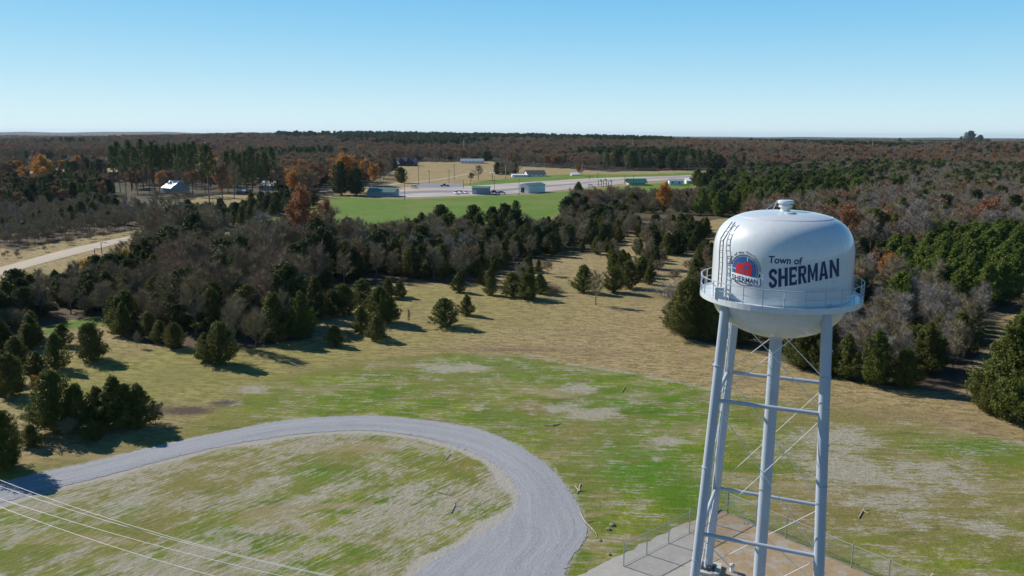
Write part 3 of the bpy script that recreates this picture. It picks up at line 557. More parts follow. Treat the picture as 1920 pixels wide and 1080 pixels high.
# single trees one can point at: kind, base pixel u v, height px, width factor, label
SINGLE = [
 ('hedge_cedar', 172, 675, 68, .80, 'dark cedar standing alone with its shadow on the left grass, beside the bright green strip'),
 ('red_cedar', 107, 692, 66, .85, 'slender open cedar with a visible trunk at left, in front of the lone wide cedar'),
 ('red_cedar', 70, 702, 42, 1.2, 'small pale green cedar between the left woods and the slender open cedar'),
 ('red_cedar', 118, 648, 40, 1.2, 'rounded cedar at the near end of the bright green strip'),
 ('hedge_cedar', 22, 742, 78, .70, 'dark cedar at the left edge above the roadside clump'),
 ('hedge_cedar', 104, 808, 112, .72, 'large roadside cedar with visible trunk beside the small orange tree'),
 ('hedge_cedar', 186, 802, 76, .70, 'lower cedar in the middle of the roadside clump left of the gravel bend'),
 ('red_cedar', 218, 803, 98, 1.1, 'tallest spiky cedar of the roadside clump casting shadow on the gravel drive'),
 ('red_cedar', 262, 799, 78, 1.1, 'right end cedar of the roadside clump above the gravel drive'),
 ('large_cedar', 6, 880, 112, .85, 'big dark cedar cut by the left frame edge beside the gravel drive'),
 ('orange_tree', 68, 745, 44, .7, 'small orange leaved tree behind the large roadside cedar'),
 ('hedge_cedar', 415, 682, 76, .72, 'biggest dark cedar of the clump left of the field, touching the ground'),
 ('hedge_cedar', 385, 676, 50, .8, 'low cedar at the left foot of the biggest dark cedar clump'),
 ('bare_shrub', 480, 662, 75, .60, 'leafless grey shrub right of the biggest dark cedar clump'),
 ('bare_tree', 440, 650, 85, .85, 'leafless grey tree rising behind the biggest dark cedar clump'),
 ('hedge_cedar', 328, 652, 46, .85, 'low wide cedar left of the biggest dark cedar clump'),
 ('red_cedar', 300, 642, 40, 1.1, 'small cedar behind the low wide cedar left of the dark clump'),
 ('red_cedar', 232, 630, 62, .95, 'cedar at the right end of the bright green strip'),
 ('bare_shrub', 258, 652, 26, .5, 'tiny spindly shrub in the grass in front of the left cedars'),
 ('red_cedar', 629, 648, 38, 1.05, 'small dense cedar standing alone in mid field, leftmost of the open field cedars'),
 ('red_cedar', 677, 624, 48, 1.1, 'cedar at the left front of the mid field clump'),
 ('red_cedar', 706, 637, 43, 1.15, 'cedar at the very front of the mid field clump'),
 ('red_cedar', 712, 606, 68, .95, 'tallest cedar in the middle of the mid field clump'),
 ('red_cedar', 732, 604, 46, .95, 'cedar at the right of the mid field clump'),
 ('hedge_cedar', 566, 636, 86, .55, 'tall cedar with grey twigs at the left end of the mid field row'),
 ('bare_tree', 535, 632, 88, .6, 'leafless tree mixed into the cedars left of the mid field row'),
 ('red_cedar', 592, 598, 78, .9, 'tall cedar behind the left end of the mid field row'),
 ('red_cedar', 622, 592, 48, 1.0, 'second cedar of the mid field row'),
 ('red_cedar', 645, 590, 56, 1.1, 'third cedar of the mid field row'),
 ('red_cedar', 680, 575, 50, 1.1, 'fourth cedar of the mid field row'),
 ('red_cedar', 728, 558, 36, 1.1, 'small cedar left of the pair behind the mid field clump'),
 ('red_cedar', 750, 557, 30, 1.2, 'small cedar right of the pair behind the mid field clump'),
 ('red_cedar', 834, 612, 52, 1.25, 'full cedar alone in the centre of the field, larger of the central pair'),
 ('red_cedar', 875, 591, 38, 1.0, 'narrow pointed cedar, smaller of the central pair in the field'),
 ('red_cedar', 860, 548, 36, 1.05, 'rounded cedar at the far edge of the field above the central pair'),
 ('red_cedar', 919, 553, 30, 1.0, 'small cedar at the far field edge between rounded cedar and wide cedar clump'),
 ('hedge_cedar', 988, 560, 46, .95, 'wide round cedar in front of the brush at the far field edge'),
 ('red_cedar', 960, 556, 44, 1.1, 'cedar leaning against the left of the wide round cedar'),
 ('red_cedar', 1012, 550, 36, 1.1, 'cedar partly hidden at the right of the wide round cedar'),
 ('bare_tree', 1117, 572, 62, 1.0, 'single leafless tree with a dark trunk standing in the field right of centre'),
 ('red_cedar', 1094, 548, 50, 1.0, 'cedar left behind the single leafless field tree'),
 ('hedge_cedar', 1150, 548, 46, .8, 'cedar right behind the single leafless field tree'),
 ('red_cedar', 1178, 540, 50, 1.0, 'cedar between the leafless field tree and the brush pile'),
 ('red_cedar', 1139, 470, 24, 1.2, 'tiny round cedar in the far arm of the field'),
 ('large_cedar', 1290, 632, 108, .95, 'large dark cedar immediately left of the water tank'),
 ('hedge_cedar', 1330, 636, 92, .62, 'dark cedar partly hidden behind the left tower legs'),
 ('red_cedar', 1268, 618, 70, .9, 'cedar at the left edge of the group beside the water tank'),
 ('hedge_cedar', 146, 804, 82, .62, 'cedar filling the gap right of the large roadside cedar'),
 ('hedge_cedar', 240, 798, 78, .62, 'bushy cedar between the two spiky roadside cedars'),
 ('bare_shrub', 70, 812, 40, 1.2, 'brown shrub under the left side of the large roadside cedar'),
 ('bare_shrub', 128, 820, 30, 1.4, 'low brown shrub under the roadside clump'),
 ('hedge_cedar', 1585, 708, 80, .7, 'yellow green cedar just right of the right tower leg'),
 ('hedge_cedar', 1640, 722, 100, .62, 'tall bushy cedar at the woods edge right of the tower'),
 ('hedge_cedar', 1695, 726, 72, .7, 'low round cedar at the woods edge left of the dry gully'),
 ('young_pine', 1762, 690, 58, .9, 'small bright green pine in front of the dark woods by the gully'),
 ('hedge_cedar', 1735, 700, 85, .7, 'dark cedar left of the small bright green pine'),
 ('hedge_cedar', 1500, 688, 80, .7, 'dark cedar seen between the riser and the right leg'),
 ('red_cedar', 1545, 700, 70, 1.0, 'cedar hidden behind the right tower leg'),
 ('bare_tree', 295, 385, 30, 1.2, 'leafless tree in front of the white roofed barn at left'),
 ('bare_tree', 330, 388, 30, 1.3, 'leafless tree in front of the white roofed barn at centre'),
 ('bare_tree', 352, 386, 28, 1.3, 'leafless tree in front of the white roofed barn at right'),
 ('bare_tree', 767, 612, 34, .35, 'thin leafless sapling right of the mid field clump'),
 ('large_cedar', 1895, 785, 190, .95, 'huge dark green cedar filling the right frame edge'),
 ('large_cedar', 1858, 775, 105, .9, 'lower cedar at the left foot of the huge cedar at the right edge'),
 ('russet_oak', 568, 492, 140, .72, 'tall russet red tree above the left woods, brightest of the red trees'),
 ('russet_oak', 612, 480, 105, .72, 'dull red tree just right of the brightest red tree'),
 ('yellow_tree', 594, 522, 44, .9, 'left of two small yellow trees in front of the dark woods'),
 ('yellow_tree', 622, 526, 42, .9, 'right of two small yellow trees in front of the dark woods'),
 ('orange_tree', 680, 522, 48, .45, 'slim orange tree against the dark woods right of the yellow trees'),
 ('yellow_tree', 165, 526, 42, 1.3, 'yellow tree below the country road at left'),
 ('yellow_tree', 236, 512, 46, .8, 'narrow yellow tree where the road vanishes behind trees'),
 ('yellow_tree', 42, 552, 36, 1.5, 'yellow bush at the left edge below the country road'),
 ('orange_tree', 1660, 545, 70, .75, 'orange tree in the woods right of the water tank'),
 ('russet_oak', 1585, 470, 85, 1.1, 'dark red tree just right above the water tank'),
 ('pale_bare_tree', 1712, 480, 105, 1.15, 'big leafless tree with pale spreading limbs in the right woods'),
 ('russet_oak', 1850, 445, 75, 1.3, 'russet tree in the right woods near the frame edge'),
 ('orange_tree', 1245, 400, 55, 1.0, 'pale orange tree at the edge of the park lawn'),
 ('full_pine', 967, 440, 58, 1.0, 'dark round evergreen standing out against the lawn'),
 ('evergreen_tree', 1818, 272, 25, 1.25, 'tallest dark evergreen crown breaking the right skyline'),
 ('evergreen_tree', 1836, 273, 19, 1.3, 'lower dark evergreen right of the tallest skyline crown'),
 ('full_pine', 1801, 273, 15, 1.5, 'low pine left of the tallest skyline crown'),
 ('full_pine', 1686, 274, 14, 1.8, 'dark pine on the skyline farther left of the tallest crown'),
 ('evergreen_tree', 1850, 274, 13, 1.5, 'lowest evergreen at the right of the skyline clump'),
 ('hedge_cedar', 60, 838, 42, .9, 'low dark cedar added to deepen the shadow at the left foot of the roadside clump'),  # dark brush, added so the clump's shadow reads near black
 ('hedge_cedar', 176, 826, 36, 1.0, 'low dark cedar added to deepen the shadow below the middle of the roadside clump'),  # added low growth that darkens the shadowed ground under the clump
 ('bare_shrub', 292, 795, 34, .9, 'bare brown shrub at the right end of the roadside clump'),
 ('red_cedar', 1084, 383, 40, 1.2, 'dark cedar at the lawn edge below the playground'),
 ('russet_oak', 1085, 330, 22, 1.0, 'small crimson tree behind the park road'),
 ('bare_tree', 897, 338, 28, 1.3, 'leafless tree beside the track across the tan field'),
 ('brown_oak', 884, 340, 16, 1.2, 'low brown tree beside the track across the tan field'),
 ('hedge_cedar', 752, 343, 28, .9, 'olive green tree at the left edge of the tan field'),
 ('evergreen_tree', 640, 366, 60, .8, 'dark evergreen left of the teal roofed shelter'),
 ('evergreen_tree', 668, 366, 48, 1.0, 'dark evergreen touching the teal roofed shelter'),
 ('orange_tree', 645, 360, 70, 1.1, 'big orange tree behind the dark evergreens left of the park'),
 ('orange_tree', 700, 352, 44, .9, 'mottled orange tree beside the path into the park'),
 ('orange_tree', 82, 345, 52, 1.2, 'broad orange tree on the left above the dark evergreens'),
 ('orange_tree', 50, 352, 40, 1.2, 'lower orange tree left of the broad orange tree'),
 ('orange_tree', 395, 350, 60, 1.1, 'orange brown tree behind the barn lot between the pine groups'),
 ('tall_pine', 393, 385, 105, 1.1, 'pine with bare trunks standing in the open lot right of the white barn roof'),
 ('brown_oak', 418, 378, 70, .8, 'thin brown tree in the open lot right of the lone pine'),
 ('bare_tree', 440, 374, 66, .7, 'leafless tree with dark trunk at the right of the open lot'),
 ('evergreen_tree', 95, 336, 30, 1.2, 'dark evergreen left of the far highway gap'),
 ('full_pine', 130, 345, 40, 1.0, 'pine in front of the far highway gap'),
 ('full_pine', 175, 350, 42, .7, 'narrow dark pine just right of the far highway gap'),
]
for (k, u, v, hp, wd, lab) in SINGLE:
    if v > 540: wd *= {'hedge_cedar': 1.17, 'red_cedar': 1.05}.get(k, 1)
    x, y = G(u, v); plant(k, x, y, pxh(u, v, hp*1.04), wd, lab, group={'cedar tree': 'cedars standing in the field'}.get(CAT[k][1]) if v > 540 else None)
for i, (k0, u) in enumerate([('tall_pine', u_) for u_ in (216, 226, 237, 247, 258, 270, 281, 291, 300, 311, 322, 333, 343, 352, 362, 368)]):
    v = 362+(i*7 % 5)*1.5-(i % 2)*5; x, y = G(u, v); plant(k0, x, y, pxh(u, v, 84+(i*5 % 9)), .85, 'pine number %d from the left in the tall stand behind the white roofed barn' % (i+1), 'pines of the close stand behind the barn')
for i, u in enumerate((385, 428, 441, 452, 463, 474, 487, 499, 512)):
    v = 361+(i*7 % 5); x, y = G(u, v); plant(('tall_pine', 'full_pine')[i % 2], x, y, pxh(u, v, 70+(i*5 % 14)), .85, '%s pine of the loose group around the grey roofed house, counted from the left' % ('first','second','third','fourth','fifth','sixth','seventh','eighth','last')[i], 'pines around the grey roofed house')
SX = [(G(u, v), 1.2*pxh(u, v, hp)*.22*wd) for (k, u, v, hp, wd, lab) in SINGLE]

# woods: photo polygon of the trunks' feet, spacing m, kinds, height range m, words for where
WOODS = [
 ([(-170, 592), (0, 560), (120, 538), (232, 504), (262, 462), (300, 470), (330, 560), (320, 640), (245, 636), (190, 600), (120, 600), (60, 612), (0, 650), (-170, 690)], 3.7, [('bare_tree', 8), ('red_cedar', 3), ('evergreen_tree', 1), ('bare_shrub', 2)], (5, 7.5), 'in the dark woods below the country road'),
 ([(-170, 700), (0, 650), (60, 618), (66, 680), (30, 700), (0, 740), (-170, 800)], 4.5, [('red_cedar', 6), ('evergreen_tree', 2)], (4, 6.5), 'in the cedar patch at the left edge'),
 ([(262, 455), (330, 438), (410, 438), (412, 480), (470, 484), (560, 468), (660, 458), (690, 520), (660, 530), (590, 560), (560, 580), (520, 640), (470, 640), (400, 630), (330, 640), (320, 560), (300, 470)], 4.2, [('bare_tree', 9), ('red_cedar', 3), ('evergreen_tree', 2), ('reddish_bare_tree', 4), ('pale_bare_tree', 2), ('russet_oak', 1)], (7, 12), 'in the woods left of mid field'),
 ([(450, 490), (640, 470), (650, 500), (470, 530)], 7, [('bare_tree', 4), ('reddish_bare_tree', 2), ('pale_bare_tree', 1)], (11, 14), 'in the tall woods around the red trees'),
 ([(660, 460), (780, 452), (880, 450), (890, 530), (760, 526), (700, 530), (690, 520)], 4.4, [('bare_tree', 9), ('red_cedar', 3), ('evergreen_tree', 3), ('pale_bare_tree', 2)], (7, 9.5), 'in the thicket between field and lawn'),
 ([(780, 440), (960, 436), (970, 446), (790, 452)], 6.5, [('evergreen_tree', 3), ('red_cedar', 2), ('bare_tree', 2)], (9, 11.5), 'along the near edge of the park lawn'),
 ([(880, 450), (1050, 430), (1080, 415), (1180, 400), (1200, 430), (1165, 455), (1060, 474), (1020, 484), (965, 497), (890, 530)], 4.4, [('red_cedar', 9), ('bare_tree', 4), ('evergreen_tree', 3)], (5, 7.5), 'in the cedar wood beyond the field'),
 ([(1050, 425), (1050, 404), (1090, 384), (1200, 377), (1320, 368), (1340, 385), (1300, 405), (1180, 400)], 5.2, [('bare_tree', 6), ('reddish_bare_tree', 5), ('red_cedar', 4), ('pale_bare_tree', 2)], (5, 8), 'in the thin woods below the playground'),
 ([(1190, 440), (1290, 428), (1330, 430), (1300, 480), (1250, 478), (1210, 468)], 4.3, [('red_cedar', 8), ('evergreen_tree', 2), ('bare_tree', 2)], (5, 7.5), 'in the cedar island of the far field'),
 ([(1310, 478), (1345, 470), (1345, 560), (1300, 600), (1270, 560)], 5.5, [('red_cedar', 8), ('evergreen_tree', 2), ('bare_tree', 3)], (4.5, 7), 'in the cedars left behind the tank'),
 ([(1190, 500), (1260, 505), (1300, 500), (1290, 545), (1200, 530)], 7, [('red_cedar', 6), ('bare_shrub', 4)], (3, 5), 'by the brush pile near the tank'),
 ([(880, 540), (950, 508), (1000, 500), (1040, 512), (1000, 535), (960, 545), (900, 548)], 5.2, [('red_cedar', 8), ('bare_shrub', 3)], (3, 5), 'in the scattered cedars behind the wide round cedar'),
 ([(1300, 405), (1340, 375), (1400, 352), (1620, 345), (1640, 375), (1560, 400), (1420, 410)], 7, [('evergreen_tree', 5), ('young_pine', 5), ('full_pine', 2), ('bare_tree', 3)], (9, 13), 'in the green woods behind the water tank'),
 ([(1395, 435), (1420, 410), (1560, 400), (1640, 375), (1920, 372), (1980, 420), (1980, 455), (1700, 470), (1560, 500), (1400, 500)], 5.4, [('bare_tree', 8), ('pale_bare_tree', 7), ('reddish_bare_tree', 4), ('brown_oak', 2), ('evergreen_tree', 2), ('young_pine', 2)], (8, 12), 'in the brown woods right of the tank top'),
 ([(1650, 500), (1700, 470), (1980, 455), (2000, 560), (1925, 545), (1850, 600), (1820, 590), (1700, 560)], 4.8, [('young_pine', 12), ('red_cedar', 1), ('bare_tree', 1)], (7, 9.5), 'in the pine stand at right'),
 ([(1345, 500), (1560, 500), (1650, 500), (1700, 560), (1700, 600), (1560, 600), (1345, 600)], 5, [('bare_tree', 7), ('pale_bare_tree', 4), ('red_cedar', 3), ('evergreen_tree', 2), ('young_pine', 1), ('brown_oak', 2)], (7, 10), 'in the mixed woods directly behind the tank'),
 ([(1345, 600), (1560, 600), (1700, 600), (1700, 560), (1820, 590), (1850, 605), (1800, 680), (1765, 728), (1700, 720), (1640, 716), (1560, 705), (1500, 684), (1430, 660), (1345, 645)], 3.7, [('bare_tree', 8), ('pale_bare_tree', 6), ('red_cedar', 4), ('bare_shrub', 2), ('young_pine', 2)], (5, 8), 'in the tangled woods behind the tower legs'),
 ([(1925, 640), (2000, 600), (2300, 700), (2300, 850), (1960, 800)], 6, [('red_cedar', 6), ('young_pine', 4), ('bare_tree', 2)], (8, 12), 'in the cedars at the right edge'),
 ([(1900, 590), (1960, 560), (2100, 620), (2000, 680)], 6, [('red_cedar', 4), ('bare_tree', 4)], (5, 8), 'beside the bare clearing at the right edge'),
 ([(-200, 400), (0, 395), (180, 384), (240, 395), (330, 400), (400, 408), (330, 420), (262, 425), (200, 436), (110, 450), (40, 465), (0, 460), (-200, 480)], 4.1, [('bare_tree', 6), ('bare_shrub', 6), ('pale_bare_tree', 2), ('red_cedar', 4), ('evergreen_tree', 3)], (3, 7.5), 'in the grey thicket above the country road'),
 ([(330, 405), (420, 400), (600, 384), (560, 398), (480, 412), (425, 436), (330, 436)], 6, [('red_cedar', 6), ('evergreen_tree', 4), ('bare_tree', 3)], (5, 7), 'in the hedge below the grey house'),
 ([(470, 386), (560, 380), (600, 380), (590, 388), (500, 396)], 6, [('evergreen_tree', 4), ('red_cedar', 2)], (6, 8), 'beside the grey roofed house'),
 ([(-200, 352), (0, 350), (70, 352), (200, 356), (205, 370), (180, 384), (0, 395), (-200, 400)], 7, [('evergreen_tree', 7), ('full_pine', 2), ('brown_oak', 3), ('bare_tree', 4)], (6, 11), 'in the dark evergreens at the left edge'),
 ([(60, 330), (220, 330), (225, 352), (70, 352)], 10, [('evergreen_tree', 3), ('brown_oak', 3), ('bare_tree', 3)], (5, 7), 'in front of the far highway at left'),
 ([(230, 346), (380, 346), (380, 354), (230, 356)], 10, [('brown_oak', 3), ('bare_tree', 4), ('orange_tree', 1)], (9, 13), 'behind the pine stand'),
 ([(520, 350), (560, 345), (620, 340), (690, 340), (700, 350), (600, 352), (600, 372), (530, 374)], 8.5, [('brown_oak', 4), ('orange_tree', 2), ('bare_tree', 5), ('evergreen_tree', 2), ('full_pine', 1)], (13, 18), 'left of the park behind the red trees'),
 ([(430, 338), (520, 334), (730, 318), (730, 340), (600, 346), (520, 352), (430, 352)], 12, [('tall_pine', 2), ('brown_oak', 4), ('bare_tree', 6), ('russet_oak', 1)], (13, 18), 'in the belt behind the grey roofed house'),
 ([(1300, 345), (1400, 335), (1400, 350), (1320, 358)], 8, [('evergreen_tree', 4), ('red_cedar', 3), ('young_pine', 2)], (8, 12), 'where the park lawn meets the green woods'),
 ([(1400, 325), (1700, 316), (2000, 330), (2000, 420), (1920, 372), (1640, 372), (1620, 345), (1400, 350)], 7.5, [('young_pine', 7), ('evergreen_tree', 6), ('bare_tree', 6), ('pale_bare_tree', 4), ('reddish_bare_tree', 2)], (8, 12), 'in the green and brown woods far right'),
 ([(0, 476), (130, 452), (255, 431), (255, 437), (130, 460), (0, 495)], 4.5, [('bare_shrub', 8), ('red_cedar', 1), ('bare_shrub', 1)], (1, 2.2), 'on the rough verge above the country road'),
 ([(1062, 398), (1100, 388), (1200, 380), (1200, 392), (1100, 402), (1062, 410)], 4.6, [('bare_tree', 6), ('reddish_bare_tree', 4), ('red_cedar', 4), ('evergreen_tree', 2)], (8, 10.5), 'along the right end of the park lawn'),
 ([(1085, 470), (1165, 462), (1200, 470), (1250, 482), (1255, 545), (1190, 535), (1140, 520), (1150, 495), (1100, 482)], 5.4, [('red_cedar', 9), ('bare_tree', 2), ('evergreen_tree', 2)], (3.5, 6), 'around the narrow gap behind the field tree'),
 ([(930, 326), (975, 322), (972, 330), (935, 334)], 8, [('evergreen_tree', 2), ('bare_tree', 3)], (8, 12), 'beside the white house by the park road'),
]
allt = []                                         # x y h kind wid where
def sample(poly_w, sp):
    p = np.array(poly_w); x0, y0 = p.min(0); x1, y1 = p.max(0)
    xs = np.arange(x0, x1, sp); ys = np.arange(y0, y1, sp)
    XX, YY = np.meshgrid(xs, ys); XX = XX+(rng.random(XX.shape)-.5)*sp*.95; YY = YY+(rng.random(YY.shape)-.5)*sp*.95
    XX = XX.ravel(); YY = YY.ravel(); k = inpoly(XX, YY, poly_w); return XX[k], YY[k]
def vis(x, y, m=40): return (np.abs(x) < y*.66+m)
for (poly, sp, mix, (h0, h1), where) in WOODS:
    xs, ys = sample(flatten(poly), sp); k = vis(xs, ys, 25); xs, ys = xs[k], ys[k]
    ks = [a for a, b_ in mix]; pw = np.array([b_ for a, b_ in mix], float); pw /= pw.sum()
    for x, y in zip(xs, ys):
        if any((x-q[0])**2+(y-q[1])**2 < (r_+.8)**2 for q, r_ in SX): continue
        nv = mnoise.noise(Vector((x/22, y/22, 3.3)))
        kk = ks[int(min(len(ks)-1, np.searchsorted(np.cumsum(pw), min(.999, max(0, (rng.random()*.65+.35*(nv*1.4+.5)))))))]
        h = h0+(h1-h0)*rng.random()
        if kk == 'bare_shrub': h = min(h, 3.5)
        if kk == 'red_cedar': h = min(h*.85, 8)
        allt.append((x, y, h, kk, .85+.35*rng.random(), where))
# far woods over everything else
rows = []
d = 520.0
while d < 6200:
    sp = 7.5+d/170
    xs = np.arange(-d*.70-30, d*.70+30, sp)
    xs = xs+(rng.random(xs.shape)-.5)*sp*.9; ys = d+(rng.random(xs.shape)-.5)*sp*.9
    rows.append(np.stack([xs, ys, np.full(xs.shape, sp)], -1)); d += sp
FT = np.concatenate(rows)
ok = np.ones(len(FT), bool)
wood_polys = [flatten(p[0]) for p in WOODS]
for wp in WCLEAR+wood_polys: ok &= ~inpoly(FT[:, 0], FT[:, 1], wp)
FRONT = flatten([(-400, 352), (0, 352), (60, 330), (230, 330), (230, 346), (430, 346), (520, 352), (600, 352), (690, 345), (960, 330), (1060, 318), (1400, 322), (1700, 316), (2300, 335)])
ok &= ~inpoly(FT[:, 0], FT[:, 1], FRONT+[(800, 0), (-800, 0)])
FT = FT[ok]
far_kinds = ['bare_tree', 'reddish_bare_tree', 'brown_oak', 'russet_oak', 'orange_tree', 'evergreen_tree', 'full_pine', 'pale_bare_tree']
for x, y, sp in FT:
    n1 = mnoise.noise(Vector((x/90, y/110, 0))); n2 = mnoise.noise(Vector((x/300, y/260, 5)))
    a = x/y; q = rng.random()
    pine = (n2 > .30 and a > -.3 and y > 1450) or (y > 1650 and -.22 < a < .20 and n2 > -.35) or n2 > .5
    sc_ = 1+max(0, (sp-13)/22)
    if pine and q < .8: kk = 'full_pine' if q < .5 else 'evergreen_tree'; h = 14+5*rng.random()
    elif n1 > .28 and q < .6: kk = 'russet_oak' if q < .15 else 'brown_oak'; h = 12+5*rng.random()
    elif q < .018: kk = 'orange_tree'; h = 12+4*rng.random()
    elif q < .06: kk = 'russet_oak'; h = 12+4*rng.random()
    elif q < .27: kk = 'brown_oak'; h = 12+4*rng.random()
    elif q < .46: kk = 'reddish_bare_tree'; h = 12+4*rng.random()
    elif q < (.62 if a > .1 else .56): kk = 'evergreen_tree'; h = 10+4*rng.random()
    elif a > .35 and q < .8: kk = 'pale_bare_tree'; h = 10+4*rng.random()
    else: kk = 'bare_tree'; h = 12+4*rng.random()
    if a > .25 and y < 1100: h *= .8
    allt.append((x, y, h*min(sc_, 1.15), kk, sc_**.9*1.15, 'in the far woods beyond the park'))
print('trees', len(allt))
# the 300 nearest of a kind as things, the rest of that kind as one far-off wood each
bykind = {}
for tr in allt: bykind.setdefault(NM.get(tr[3], CAT[tr[3]][0]), []).append(tr)
AREA = {}
for wh in set(q[5] for q in allt):
    l_ = [q for q in allt if q[5] == wh]; qs = [q[0]/q[1] for q in l_]; hs = [q[2] for q in l_]
    if wh.startswith('in the far woods'): l_ = [q for q in l_ if q[1] < 900]; qs = [q[0]/q[1] for q in l_]
    AREA[wh] = (np.percentile(qs, 33), np.percentile(qs, 67), np.median([q[1] for q in l_]), np.percentile(hs, 33), np.percentile(hs, 67))
def wood_stuff(kind, lst, name):
    col = bpy.data.collections.new('src_'+kind)   # source meshes, not linked to the scene
    k = 0
    for (H0, cr, tk, cn) in LIB[kind]:
        bm = bmesh.new(); bm.from_mesh(cr); nf = len(bm.faces); bm.from_mesh(tk); bm.faces.ensure_lookup_table()
        for f in bm.faces[nf:]: f.material_index = 1
        me = bpy.data.meshes.new('wood_tree'); bm.to_mesh(me); bm.free()
        me.materials.append(cr.materials[0]); me.materials.append(tk.materials[0])
        o = bpy.data.objects.new('tree_source_%d' % k, me); col.objects.link(o); k += 1
    H0 = LIB[kind][0][0]
    a = np.array([(x, y, h, wd) for (x, y, h, kk, wd, wh) in lst], float)
    me = bpy.data.meshes.new(name); me.vertices.add(len(a))
    me.vertices.foreach_set('co', np.stack([a[:, 0], a[:, 1], hgt(a[:, 0], a[:, 1])], -1).astype(np.float32).ravel())
    s = a[:, 2]/H0
    at = me.attributes.new('sc', 'FLOAT_VECTOR', 'POINT'); at.data.foreach_set('vector', np.stack([s*a[:, 3], s*a[:, 3], s], -1).astype(np.float32).ravel())
    at = me.attributes.new('rz', 'FLOAT_VECTOR', 'POINT'); rr = np.zeros((len(a), 3), np.float32); rr[:, 2] = rng.random(len(a))*6.28; at.data.foreach_set('vector', rr.ravel())
    at = me.attributes.new('pick', 'INT', 'POINT'); at.data.foreach_set('value', rng.integers(0, k, len(a)).astype(np.int32))
    o = bpy.data.objects.new(name, me); C.objects.link(o)
    ng = bpy.data.node_groups.new(name, 'GeometryNodeTree')
    ng.interface.new_socket('Geometry', in_out='INPUT', socket_type='NodeSocketGeometry'); ng.interface.new_socket('Geometry', in_out='OUTPUT', socket_type='NodeSocketGeometry')
    gi = ng.nodes.new('NodeGroupInput'); g2 = ng.nodes.new('NodeGroupOutput')
    ci = ng.nodes.new('GeometryNodeCollectionInfo'); ci.inputs[0].default_value = col; ci.inputs[1].default_value = True; ci.inputs[2].default_value = True
    ip = ng.nodes.new('GeometryNodeInstanceOnPoints'); ip.inputs['Pick Instance'].default_value = True
    def na(nm, ty):
        n = ng.nodes.new('GeometryNodeInputNamedAttribute'); n.data_type = ty; n.inputs[0].default_value = nm; return n.outputs[0]
    m2p = ng.nodes.new('GeometryNodeMeshToPoints')
    ng.links.new(gi.outputs[0], m2p.inputs[0]); ng.links.new(m2p.outputs[0], ip.inputs['Points']); ng.links.new(ci.outputs[0], ip.inputs['Instance'])
    ng.links.new(na('pick', 'INT'), ip.inputs['Instance Index']); ng.links.new(na('rz', 'FLOAT_VECTOR'), ip.inputs['Rotation']); ng.links.new(na('sc', 'FLOAT_VECTOR'), ip.inputs['Scale'])
    ng.links.new(ip.outputs[0], g2.inputs[0])
    md = o.modifiers.new('trees', 'NODES'); md.node_group = ng
    return o
for nm, lst in bykind.items():
    lst.sort(key=lambda q: -(q[2]/math.hypot(q[0], q[1])))
    for (x, y, h, kk, wd, where) in lst[:290]:
        a_ = AREA[where]; q_ = x/y
        side = 'left' if q_ < a_[0] else ('middle' if q_ < a_[1] else 'right'); row = 'front' if y < a_[2] else 'back'
        size = 'short' if h < a_[3] else ('mid-sized' if h < a_[4] else 'tall')
        look = LOOK[kk].replace('low ', '')
        plant(kk, x, y, h, wd, '%s %s %s %s %s' % (size, look, side, row, where), '%s %s' % (LOOK[kk], where))
    rest = {}
    for tr in lst[290:]: rest.setdefault(tr[3], []).append(tr)
    for kk, l2 in rest.items():
        o = wood_stuff(kk, l2, 'distant_woods'); tag(o, 'distant woods of many a '+LOOK[kk], 'woods', kind='stuff')
print('kinds', {k: len(v) for k, v in bykind.items()})

# ------------------------------------------------------------------ WATER TOWER
TX, TY, TPHI = 17.42, 49.76, -0.397
m_, t_, b_, o_ = newmat('white_tank_paint')
tc_ = N(t_, 'ShaderNodeTexCoord')
n1_ = noise(t_, mapping(t_, tc_.outputs['Object'], 0, (1, 1, .25)), .9, 5, .6); n2_ = noise(t_, mapping(t_, tc_.outputs['Object'], 0, (3, 3, .25)), 1.2, 5, .7)
c_ = mixc(t_, n1_, (.57, .60, .625), (.66, .69, .71)); c_ = mixc(t_, mth(t_, 'MULTIPLY', rampv(t_, n2_, .5, .75), .4), c_, (.43, .43, .41))
L(t_, c_, b_.inputs['Base Color']); b_.inputs['Roughness'].default_value = .42; b_.inputs['Coat Weight'].default_value = .65; b_.inputs['Coat Roughness'].default_value = .13
bp_ = N(t_, 'ShaderNodeBump'); bp_.inputs['Strength'].default_value = .25; bp_.inputs['Distance'].default_value = .02; L(t_, n1_, bp_.inputs['Height']); L(t_, bp_.outputs[0], b_.inputs['Coat Normal'])
TANK = m_
STEEL = simple('pale_blue_grey_steel_paint', (.40, .45, .52), .42, var=.10, scale=.7, spec=.5)
RODM = simple('white_rod_paint', (.72, .72, .70), .5, var=.05)
NAVY = simple('navy_lettering_paint', (.012, .03, .105), .5, var=.1, scale=2)
LBLUE = simple('emblem_blue_paint', (.02, .10, .30), .5, var=.1, scale=2)
RED = simple('emblem_red_paint', (.55, .02, .03), .5, var=.1, scale=2)
WHITEP = simple('emblem_white_paint', (.82, .83, .85), .5, var=.03, scale=2)
SEAM = simple('weld_seam_paint', (.50, .54, .58), .5, var=.1)
DARKM = simple('dark_metal', (.035, .037, .042), .5, var=.2)
CONC = simple('pale_concrete', (.46, .44, .39), .9, var=.2, scale=1.2, bump=.3)

